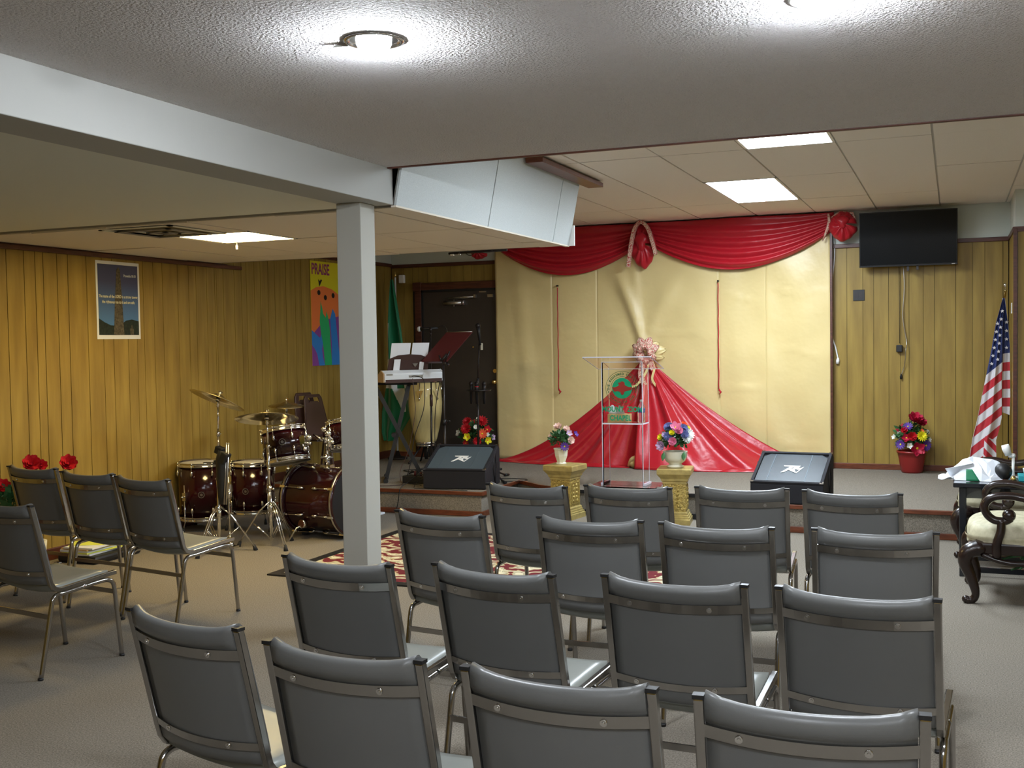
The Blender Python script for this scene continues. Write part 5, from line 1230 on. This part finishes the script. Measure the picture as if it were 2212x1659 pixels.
def floor_tom(loc, R, zb, zt, lab, ca, leg_as, muffle=False):
    t = thing('floor_tom', lab, 'drum', loc)
    drum(t, R, zb, zt, None, 8, a_off=.2, badge=(ca, (zb+zt)/2-.02))
    for k, a in enumerate(leg_as):
        c, s_ = cos(a), sin(a)
        lg = part('leg', MB().tube([(c*(R+.026), s_*(R+.026), zb+.30), (c*(R+.026), s_*(R+.026), zb-.02), (c*(R+.05), s_*(R+.05), .03)], .0055, 8), M['chrome2'], t)
        part('leg_bracket', MB().cbox((c*(R+.018), s_*(R+.018), zb+.20), (.035, .035, .07), rot=(0, 0, a)).cyl((c*(R+.03), s_*(R+.03), zb+.20), (c*(R+.065), s_*(R+.065), zb+.20), .006, 8), M['chrome2'], t)
        part('rubber_foot', MB().tube([(c*(R+.05), s_*(R+.05), .045), (c*(R+.052), s_*(R+.052), .0)], [.010, .015], 10), M['rubber'], lg)
    if muffle: part('damper_pad', MB().cbox((.08, -.02, zt+.006), (.10, .05, .006), rot=(0, 0, .5)), M['black'], t, label='dark patch on the skin')
    return t
floor_tom((-6.135, 7.86, 0), .213, .115, .585, 'left floor tom, dark wine red, with a dark patch on its skin', radians(-58), (radians(-95), radians(25), radians(145)), True)
floor_tom((-5.70, 7.98, 0), .185, .17, .585, 'right floor tom, dark wine red, between the two cymbal stands', radians(-75), (radians(-20), radians(100), radians(215)))
# bass drum, axis along x
bs = thing('bass_drum', 'large glossy wine red bass drum on its side, partly behind the post', 'drum', (-4.90, 7.90, 0))
Rb, zc, hl = .285, .31, .255
MXb = Matrix.Translation((0, 0, zc)) @ Matrix.Rotation(radians(-7), 4, 'Z') @ Matrix.Rotation(pi/2, 4, 'Y')
n = 56
part('shell', MB().lathe([(Rb-.012, -hl+.02), (Rb-.012, hl-.02)], n=n, caps=False).xf(MXb), M['winered'], bs)
for z in (-hl, hl):
    h = part('hoop', MB().lathe([(Rb-.006, z-.022), (Rb+.008, z-.022), (Rb+.008, z+.022), (Rb-.006, z+.022), (Rb-.006, z-.022)], n=n, caps=False).xf(MXb), M['winered'], bs)
    part('hoop_inlay', MB().lathe([(Rb+.0085, z-.009), (Rb+.0095, z-.008), (Rb+.0095, z+.008), (Rb+.0085, z+.009)], n=n, caps=False).xf(MXb), M['steel'], h)
    part('drum_skin', MB().lathe([(Rb-.008, z*.99), (Rb*.9, z*1.01), (.001, z*1.01)], n=n, caps=False).xf(MXb), M['drumhead'] if z < 0 else M['black'], bs)
for k in range(8):
    a = 2*pi*k/8+.35; c, s_ = cos(a), sin(a)
    for sg in (-1, 1):
        g = MB().cyl((c*(Rb+.012), s_*(Rb+.012), sg*.075), (c*(Rb+.014), s_*(Rb+.014), sg*(hl-.02)), .0035, 6)
        g.cbox((c*(Rb+.010), s_*(Rb+.010), sg*(hl-.005)), (.02, .02, .05), rot=(0, 0, a)).sphere((c*(Rb+.014), s_*(Rb+.014), sg*(hl-.045)), .009, 8)
        g.tube([(c*(Rb-.008), s_*(Rb-.008), sg*.045), (c*(Rb+.010), s_*(Rb+.010), sg*.07), (c*(Rb+.010), s_*(Rb+.010), sg*.09), (c*(Rb-.006), s_*(Rb-.006), sg*.105)], [.007, .011, .011, .006], 8)
        part('lug', g.xf(MXb), M['chrome2'], bs)
sp = MB(); a0 = Vector((-.08, -.235, .13)); 
sp.tube([a0, a0+Vector((-.045, -.05, -.03)), (-.15, -.36, .012)], .007, 8).cyl(a0+Vector((0, .01, 0)), a0+Vector((-.012, -.03, .004)), .036, 20)
part('spur', sp, M['chrome2'], bs)
part('spur', MB().tube([(-.08, .25, .15), (-.11, .30, .12), (-.15, .38, .012)], .007, 8), M['chrome2'], bs)
part('hoop_rest', MB().cbox((-.20, 0, .02), (.05, .10, .035)).cbox((.20, 0, .015), (.04, .10, .03)), M['rubber'], bs)
part('tom_mount', MB().cbox((.02, -.02, zc+Rb-.005), (.10, .07, .02)).cyl((.02, -.02, zc+Rb), (.02, -.02, zc+Rb+.10), .026, 14).cyl((.02, -.02, zc+Rb+.05), (.02, -.02, zc+Rb+.21), .013, 12)
     .cyl((-.02, -.06, zc+Rb+.07), (.07, .0, zc+Rb+.07), .014, 10).cyl((.01, -.03, zc+Rb+.20), (-.10, -.03, zc+Rb+.26), .012, 10).cyl((.03, .0, zc+Rb+.20), (.10, .12, zc+Rb+.27), .012, 10)
     .sphere((.02, -.02, zc+Rb+.21), .034, 12).sphere((.09, -.05, zc+Rb+.20), .022, 10).cyl((.02, -.05, zc+Rb+.22), (.02, -.10, zc+Rb+.24), .012, 8).cyl((.06, -.05, zc+Rb+.13), (.06, -.05, zc+Rb+.24), .016, 10).sphere((.06, -.06, zc+Rb+.27), .030, 12).sphere((.03, -.08, zc+Rb+.31), .024, 12), M['chrome2'], bs)
# rack toms
rt1 = thing('rack_tom', 'dark wine red rack tom tilted over the bass drum', 'drum', (-5.21, 7.76, .77))
MX1 = Matrix.Rotation(radians(-12), 4, 'Y') @ Matrix.Rotation(radians(-6), 4, 'X')
drum(rt1, .185, -.13, .13, MX1, 8, a_off=.15, badge=(radians(-62), 0.01))
part('tom_bracket', MB().cbox((.20, -.03, .03), (.05, .05, .12)).cyl((.20, -.03, .03), (.27, -.02, .02), .014, 10).sphere((.25, -.03, .07), .028, 12).sphere((.23, -.06, -.02), .022, 12), M['chrome2'], rt1)
rt2 = thing('rack_tom', 'second rack tom, only its left rim showing beside the post', 'drum', (-4.80, 8.08, .84))
drum(rt2, .16, -.11, .11, Matrix.Rotation(radians(-10), 4, 'Y') @ Matrix.Rotation(radians(-8), 4, 'X'), 8, a_off=.4)
part('tom_bracket', MB().cbox((-.165, -.06, -.02), (.05, .05, .10)).cyl((-.17, -.06, -.02), (-.24, -.10, -.05), .013, 10), M['chrome2'], rt2)
# cymbal stands
def cymbal_mb(R, bell=.28):
    return MB().lathe([(.006, .035*R/.2), (R*bell*.5, .032*R/.2), (R*bell, .018*R/.2), (R*.6, .006), (R, -.012), (R, -.0135), (R*.6, .0045), (R*bell, .016*R/.2), (R*bell*.5, .030*R/.2), (.006, .033*R/.2)], n=56, caps=False)
def cym_stand(loc, H, lab, R, tilt, legs, leg_r, top_off=(0, 0), knee=.32):
    t = thing('cymbal_stand', lab, 'cymbal', loc)
    tx, ty = top_off
    P = lambda z: (tx*z/H, ty*z/H, z)
    part('pole', MB().cyl(P(.05), P(H*.45), .014, 12).cyl(P(H*.45), P(H*.78), .0115, 12).cyl(P(H*.78), P(H-.01), .009, 10), M['chrome2'], t)
    part('height_clamp', MB().cyl(P(H*.43), P(H*.47), .019, 12).cyl(P(H*.45), Vector(P(H*.45))+Vector((.045, -.02, 0)), .006, 8).sphere(Vector(P(H*.45))+Vector((.05, -.022, 0)), .011, 8)
         .cyl(P(H*.76), P(H*.79), .016, 12).cyl(P(H*.775), Vector(P(H*.775))+Vector((.04, -.02, 0)), .005, 8).sphere(Vector(P(H*.6)), .018, 10).cyl(P(.28), P(.33), .019, 12), M['chrome2'], t)
    for a in legs:
        a = radians(a); c, s_ = cos(a), sin(a)
        for o in (-.008, .008):
            q = Vector((-s_*o, c*o, 0))
        lg = MB()
        for o in (-.009, .009):
            q = Vector((-s_*o, c*o, 0))
            lg.tube([Vector((.012*c, .012*s_, knee))+q, Vector((leg_r*c*.35, leg_r*s_*.35, knee*.80))+q, Vector((leg_r*c, leg_r*s_, .03))+q], .0055, 6)
            lg.tube([Vector((.012*c, .012*s_, .07))+q, Vector((leg_r*c*.55, leg_r*s_*.55, knee*.52))+q], .0045, 6)
        lp = part('tripod_leg', lg, M['chrome2'], t)
        part('rubber_foot', MB().tube([(leg_r*c*.97, leg_r*s_*.97, .045), (leg_r*c*1.03, leg_r*s_*1.03, .0)], [.012, .019], 10), M['rubber'], lp)
    Mt = Matrix.Translation(P(H)) @ Euler((radians(tilt[0]), radians(tilt[1]), 0)).to_matrix().to_4x4()
    part('tilter', MB().cyl(P(H-.06), P(H-.01), .014, 10).merge(MB().cyl((0, 0, -.015), (0, 0, .0), .020, 14).cyl((0, 0, 0), (0, 0, .07), .004, 8), Mt), M['chrome2'], t)
    cy = part('cymbal', cymbal_mb(R).xf(Mt), M['cymbal'], t)
    part('felt', MB().cyl((0, 0, -.016), (0, 0, .012), .018, 12).xf(Mt), M['black'], cy)
    part('wing_nut', MB().cyl((0, 0, .040), (0, 0, .055), .010, 10).box(-.018, .018, -.003, .003, .05, .062).xf(Mt), M['chrome2'], cy)
    return t
s1 = cym_stand((-5.33, 7.0, 0), 1.20, 'cymbal stand with the high bronze cymbal tilted towards the viewer, black bag on its pole', .222, (-22, 13), (31, 151, 271), .27, (.02, .0), .36)
s2 = cym_stand((-5.07, 7.33, 0), 1.035, 'cymbal stand with the lower flat cymbal between the floor tom and bass drum', .25, (-13, -8), (-32, 203, 88), .26, (-.02, 0), .36)
s3 = cym_stand((-5.62, 8.40, 0), 1.07, 'rear cymbal stand, only the cymbal and thin rod showing over the rack tom', .16, (4, 4), (30, 150, 270), .26)
bg = thing('stick_bag', 'black stick bag strapped to the left cymbal stand with two sticks', 'bag', (-5.29, 6.985, .40))
part('pouch', MB().tube([(.0, 0, -.02), (.005, 0, .05), (.01, 0, .20), (.015, 0, .33), (.03, 0, .40)], [.016, .03, .042, .046, .040], 12), M['black'], bg)
part('flap', MB().cbox((.05, -.01, .345), (.06, .07, .09), rot=(0, .5, 0)).cbox((.0, 0, .40), (.07, .06, .06), rot=(0, .3, 0)), M['black'], bg, bev=.01)
part('strap', MB().lathe([(.02, .30), (.028, .30), (.028, .32), (.02, .32)], (-.045, .02, 0), 14, caps=False), M['rubber'], bg)
for i, dx in enumerate((.0, .02)):
    k = thing('drumstick', ('left metal drumstick standing in the stick bag', 'right metal drumstick leaning in the stick bag')[i], 'drumstick', (-5.255+dx, 6.975, .68), group='sticks in the bag')
    part('shaft', MB().cyl((0, 0, -.30), (.035, 0, .17), .006, 8), M['steel'], k); part('tip', MB().sphere((.036, 0, .175), .008, 8), M['steel'], k)
# hi-hat pole beside the bag
solo('hi_hat_rod', MB().cyl((-5.34, 7.15, .02), (-5.34, 7.15, .60), .006, 8).cyl((-5.34, 7.15, .40), (-5.34, 7.15, .46), .016, 10).cyl((-5.34, 7.15, .02), (-5.34, 7.15, .05), .03, 12).box(-5.39, -5.29, 7.10, 7.20, 0, .02), M['chrome2'], 'thin chrome rod with a clamp standing just right of the left cymbal stand', 'stand', (-5.34, 7.15, 0))

# brown stacked steel chairs behind the drums
def brown_chair(loc, rz, lab):
    t = thing('brown_chair', lab, 'chair', loc, rz, 'brown chairs behind the drums')
    # local: faces -y is rear; back plane leans
    def bkp(x, z): return Vector((x, -.02-(z-.45)*.16, z))
    out = [(-.20, .45), (-.135, .84), (-.11, .87), (.11, .87), (.135, .84), (.20, .45)]
    fr = [bkp(x, z) for x, z in out]
    part('back_frame', MB().tube(fr, .011, 8), M['brown'], t)
    def bpan(poly, y0=0):
        mb = MB(); vs = [bkp(x, z)+Vector((0, d, 0)) for d in (0, .008) for x, z in poly]; k = len(poly)
        return mb.add(vs, [tuple(range(k)), tuple(range(2*k-1, k-1, -1))] + [(i, k+i, k+(i+1) % k, (i+1) % k) for i in range(k)])
    part('backrest', bpan([(-.195, .45), (-.143, .80), (-.07, .80), (-.07, .81), (.07, .81), (.07, .80), (.143, .80), (.195, .45)]).merge(bpan([(-.11, .85), (.11, .85), (.12, .87), (-.12, .87)])).merge(bpan([(-.135, .80), (-.095, .80), (-.08, .855), (-.12, .86)])).merge(bpan([(.135, .80), (.12, .86), (.08, .855), (.095, .80)])), M['brown'], t)
    part('seat', MB().box(-.20, .20, .0, .40, .42, .45), M['brown'], t, bev=.01)
    for sx in (-1, 1):
        part('leg', MB().tube([(sx*.20, .02, .44), (sx*.22, -.06, .012)], .011, 8), M['brown'], t)
        part('leg', MB().tube([(sx*.19, .38, .43), (sx*.20, .44, .012)], .011, 8), M['brown'], t)
    return t
brown_chair((-5.98, 9.53, ZS), radians(-95), 'brown steel chair with a handle hole in its back, behind the rack tom')
brown_chair((-6.05, 9.47, ZS+.02), radians(-95), 'brown steel chair stacked just behind the other, only its arched edge showing')

# papers and folders on the floor by the left wall
cs = solo('black_case', MB().box(-6.27, -5.90, 6.28, 6.78, .002, .06), M['black'], 'black case lying on the floor by the left wall under the papers', 'case', (-6.08, 6.5, 0), bev=.02)
zc_ = .062
for i, (m_, h, dx, a, lab) in enumerate((('paper', .014, 0, .05, 'bottom bundle of white papers on the black case'), ('ylw', .008, .01, -.06, 'yellow folder low in the stack of papers on the black case'), ('paper', .016, -.01, .03, 'thick middle bundle of white papers on the black case'), ('manila', .010, .0, -.03, 'tan folder in the stack of papers on the black case'), ('paper', .012, .02, .08, 'white papers near the top of the stack on the black case'), ('ylw', .004, -.02, .5, 'yellow sheet on top of the papers, its corner sticking up'))):
    mb = MB().cbox((0, 0, h/2), (.26, .36 if i < 5 else .20, h-.001))
    solo('papers', mb, M[m_], lab, 'papers', (-6.10+dx, 6.46, zc_), rz=a, world=False); zc_ += h
solo('brown_folder', MB().cbox((0, 0, .0), (.02, .34, .20), rot=(0, .35, 0)), M['redwood'], 'red-brown folder leaning against the wall behind the papers', 'folder', (-6.315, 6.92, .10), world=False, bev=.004)

# rug -----------------------------------------------------------------
rg = thing('rug', 'patterned burgundy and cream rug with a black border beside the post', 'rug', (-3.0, 7.35, 0), radians(-1))
part('field', MB().box(-1.36, 1.26, -.92, .90, .001, .010), M['rug'], rg)
part('border', MB().box(-1.44, -1.36, -1.0, .98, .001, .011).box(1.26, 1.34, -1.0, .98, .001, .011).box(-1.36, 1.26, -1.0, -.92, .001, .011).box(-1.36, 1.26, .90, .98, .001, .011), M['black'], rg)

# ================================================================== ARMCHAIRS AND TABLE
def armchair(loc, rz, lab):
    """local: faces -x, arms along x; feet at x=0"""
    t = thing('carved_armchair', lab, 'armchair', loc, rz, 'carved armchairs at the right')
    def seat_fn(u, v):
        a = 2*pi*u; e = 4
        ct, st = cos(a), sin(a); rr = 1/((abs(ct)**e+abs(st)**e)**(1/e))
        s = sin(v*pi/2)
        x = .27+.30*rr*ct*s; y = .283*rr*st*s
        return (x, y, .40+.115*cos(v*pi/2)**.55*1.0 + (0 if v < 1 else 0))
    sd = MB().grid(lambda u, v: seat_fn(u, v), 48, 12)
    part('seat_cushion', sd.grid(lambda u, v: (lambda p: (.27+(p[0]-.27)*(1.03 if v < .5 else 1.0), p[1]*(1.03 if v < .5 else 1.0), .405-.05*v))(seat_fn(-u, 1)), 48, 4), M['brocade'], t)
    part('seat_rail', MB().prism([(-.02, -.27), (.02, -.30), (.55, -.27), (.55, .27), (.02, .30), (-.02, .27)], (0, 0, .30), (1, 0, 0), (0, 1, 0), .07), M['darkwood'], t, bev=.012)
    part('apron_carving', MB().tube(curve_pts([(.06, -.292, .30), (.14, -.292, .27), (.25, -.29, .255), (.40, -.285, .27), (.52, -.275, .30)], 4), .016, 8).tube(curve_pts([(.06, .292, .30), (.14, .292, .27), (.25, .29, .255), (.40, .285, .27), (.52, .275, .30)], 4), .016, 8), M['darkwood'], t)
    for sy in (-1, 1):
        Y = sy*.27
        pts = curve_pts([(.045, Y*.97, .335), (-.018, Y*1.03, .31), (-.035, Y*1.05, .25), (-.005, Y*1.03, .17), (.02, Y*1.02, .09), (.022, Y*1.02, .045), (.002, Y*1.02, .02), (-.028, Y*1.03, .018)], 4)
        nn = len(pts); rs = [.053-.030*min(1, i/(nn*.62)) for i in range(nn)]; rs[-4:] = [.022, .024, .026, .022]
        part('leg', MB().tube(pts, rs, 12).sphere((-.03, Y*1.03, .024), .023, 12).sphere((.038, Y*.97, .332), .056, 16, 0, .85), M['darkwood'], t)
        part('leg', MB().tube(curve_pts([(.54, Y*.95, .36), (.55, Y*.95, .2), (.60, Y*.95, .01)], 4), [.028]*4+[.022]*4+[.018], 10), M['darkwood'], t)
        # arm: scroll at front, arm running back
        arm = curve_pts([(.66, Y*1.02, .66), (.50, Y*1.04, .655), (.34, Y*1.06, .635), (.22, Y*1.07, .655), (.12, Y*1.08, .645), (.075, Y*1.08, .60), (.085, Y*1.08, .545), (.125, Y*1.08, .51), (.175, Y*1.08, .505)], 5)
        part('arm', MB().tube(arm, [.024]*len(arm), 12), M['darkwood'], t)
        part('arm_scroll', MB().sphere((.205, Y*1.08, .54), .038, 16).tube(curve_pts([(.15, Y*1.08, .503), (.185, Y*1.08, .505), (.215, Y*1.08, .525)], 4), .024, 10), M['darkwood'], t)
        part('arm_post', MB().tube(curve_pts([(.165, Y*1.08, .51), (.16, Y*1.11, .44), (.14, Y*1.12, .37), (.14, Y*1.09, .29)], 4), .026, 10), M['darkwood'], t)
    bp_ = [(.58, -.25), (.58, .25)]
    part('backrest', MB().grid(lambda u, v: (.60+.14*v+.02*sin(u*pi), -.24+.48*u, .50+.52*v), 12, 12).grid(lambda u, v: (.64+.14*v+.02*sin(u*pi), .24-.48*u, .50+.52*v), 12, 12), M['brocade'], t)
    part('back_frame', MB().tube(curve_pts([(.58, -.26, .36), (.62, -.27, .6), (.70, -.26, .95), (.75, -.16, 1.10), (.77, 0, 1.15), (.75, .16, 1.10), (.70, .26, .95), (.62, .27, .6), (.58, .26, .36)], 5), .028, 10).tube([(.61, -.26, .49), (.61, .26, .49)], .022, 8), M['darkwood'], t)
    return t
armchair((.105, 7.30, 0), radians(-2), 'dark carved armchair with a scroll arm and cream seat, cut off at the right edge')
armchair((.06, 8.72, 0), radians(-2), 'farther dark carved armchair beyond the black table, cream seat edge showing')
tb = thing('side_table', 'small black table between the two carved armchairs', 'table', (.42, 8.02, 0))
part('table_top', MB().box(-.425, .40, -.25, .25, .595, .625), M['blackwood'], tb, bev=.006)
part('apron', MB().box(-.38, .36, -.225, -.205, .525, .595).box(-.38, .36, .205, .225, .525, .595).box(-.38, -.36, -.205, .205, .525, .595).box(.34, .36, -.205, .205, .525, .595), M['blackwood'], tb)
for x in (-.365, .345):
    for y in (-.21, .21): part('leg', MB().box(x-.022, x+.022, y-.022, y+.022, 0, .595), M['blackwood'], tb, bev=.004)
part('stretcher', MB().box(-.345, .325, -.22, -.20, .03, .065), M['blackwood'], tb)
part('stretcher', MB().box(-.345, .325, .20, .22, .03, .065), M['blackwood'], tb)
part('stretcher', MB().box(-.375, -.355, -.19, .19, .03, .065), M['blackwood'], tb)
# things on the table
ct = thing('white_bag', 'crumpled white bag with a green print on the black table', 'bag', (.13, 8.02, .625))
def bagf(u, v):
    a = 2*pi*u; r = (1-v)**.75
    x = .17*cos(a)*r*(1+.16*sin(3*a+1)) - .01*v - .04*cos(a-2.6)*r; y = .13*sin(a)*r*(1+.18*sin(4*a))
    z = .002+.150*v**.8 + .035*sin(3*a+v*3)*sin(pi*v) + .015*sin(7*a)*sin(pi*v)
    return (x+.02*sin(v*3), y, max(z, .002))
bagm = MB().grid(bagf, 17, 6); bagm.sm = [False]*len(bagm.sm)
part('bag_body', bagm, M['paper'], ct)
part('bag_flap', MB().thick(lambda u, v: (-.13-.10*u, -.10+.14*v, .012+.010*sin(u*6+v*4)+.02*u*(v-.3)**2), 10, 8, .002), M['paper'], ct)
part('bag_tail', MB().thick(lambda u, v: (-.185+.17*u+.03*v, -.09+.1*v, .015+.10*(1-v)*(.6+.4*u)+.02*sin(v*7)*u), 8, 8, .002), M['paper'], ct)
part('green_print', MB().thick(lambda u, v: (-.055+.085*u*(1-.55*v), -.145+.03*v, .004+.075*v), 5, 5, .002), M['flag_green'], ct, label='green printed patch')
part('bag_corner', MB().thick(lambda u, v: (.10+.10*u, -.06+.04*v, .012+.035*(1-u)*v+.03*u), 6, 6, .002), M['paper'], ct)
bl = thing('black_ball', 'shiny black ball on the table beside the white bag', 'ball', (.305, 8.00, .625))
part('ball', MB().sphere((0, 0, .058), .058, 28), M['black'], bl); part('ball_ring', MB().lathe([(.030, 0), (.036, 0), (.034, .010), (.030, .012)], n=20), M['redwood'], bl)
lp = thing('white_lamp', 'small white round-headed lamp on a thin white post behind the black ball', 'lamp', (.375, 8.16, .625))
part('post', MB().cyl((0, 0, 0), (0, 0, .14), .010, 10).cyl((0, 0, .0), (0, 0, .008), .035, 16), M['white'], lp)
part('joint', MB().cyl((-.03, 0, .155), (.01, 0, .15), .016, 10).sphere((0, 0, .15), .017, 10), M['white'], lp)
part('head', MB().tube([(-.030, -.01, .155), (-.045, -.01, .20), (-.052, -.01, .225)], [.022, .028, .024], 14), M['white'], lp)
tx_ = solo('teal_box', MB().box(.40, .62, 7.95, 8.12, .626, .665), M['teal'], 'teal flat box at the right edge of the table', 'box', (.5, 8.03, .626), bev=.004)
solo('white_cup', MB().lathe([(.025, 0), (.034, .04), (.034, .042), (.001, .03)], (0, 0, 0), 16), M['white'], 'small white cup on the teal box', 'cup', (.46, 8.02, .666), world=False)
solo('orange_knob', MB().lathe([(.001, 0), (.014, .003), (.02, .02), (.014, .036), (.001, .042)], n=16), M['brass'], 'small amber knob-shaped bottle beside the black ball', 'bottle', (.365, 7.93, .625), world=False)
# plant
pn = thing('green_plant', 'green long-leaved plant reaching in below the armchair seat at the right edge', 'plant', (.84, 7.38, 0))
part('pot', MB().lathe([(.06, 0), (.08, .10), (.085, .10), (.001, .09)], n=20), M['terra'], pn)
rr = random.Random(4)
for i in range(16):
    a = radians(186+rr.uniform(-38, 38)) if i < 10 else rr.uniform(0, 2*pi); L = rr.uniform(.50, .72) if i < 10 else .3; hgt = rr.uniform(.10, .20)
    def lf(u, v, a=a, L=L, hgt=hgt):
        w = .034*sin(pi*min(.98, .06+.92*v)); r = L*v*.9
        return (r*cos(a)-(u-.5)*2*w*sin(a), r*sin(a)+(u-.5)*2*w*cos(a), .10+hgt*sin(v*2.2)-.02*v+.01*abs(2*u-1))
    part('leaf', MB().thick(lf, 4, 10, .001), M['leaf2'], pn)
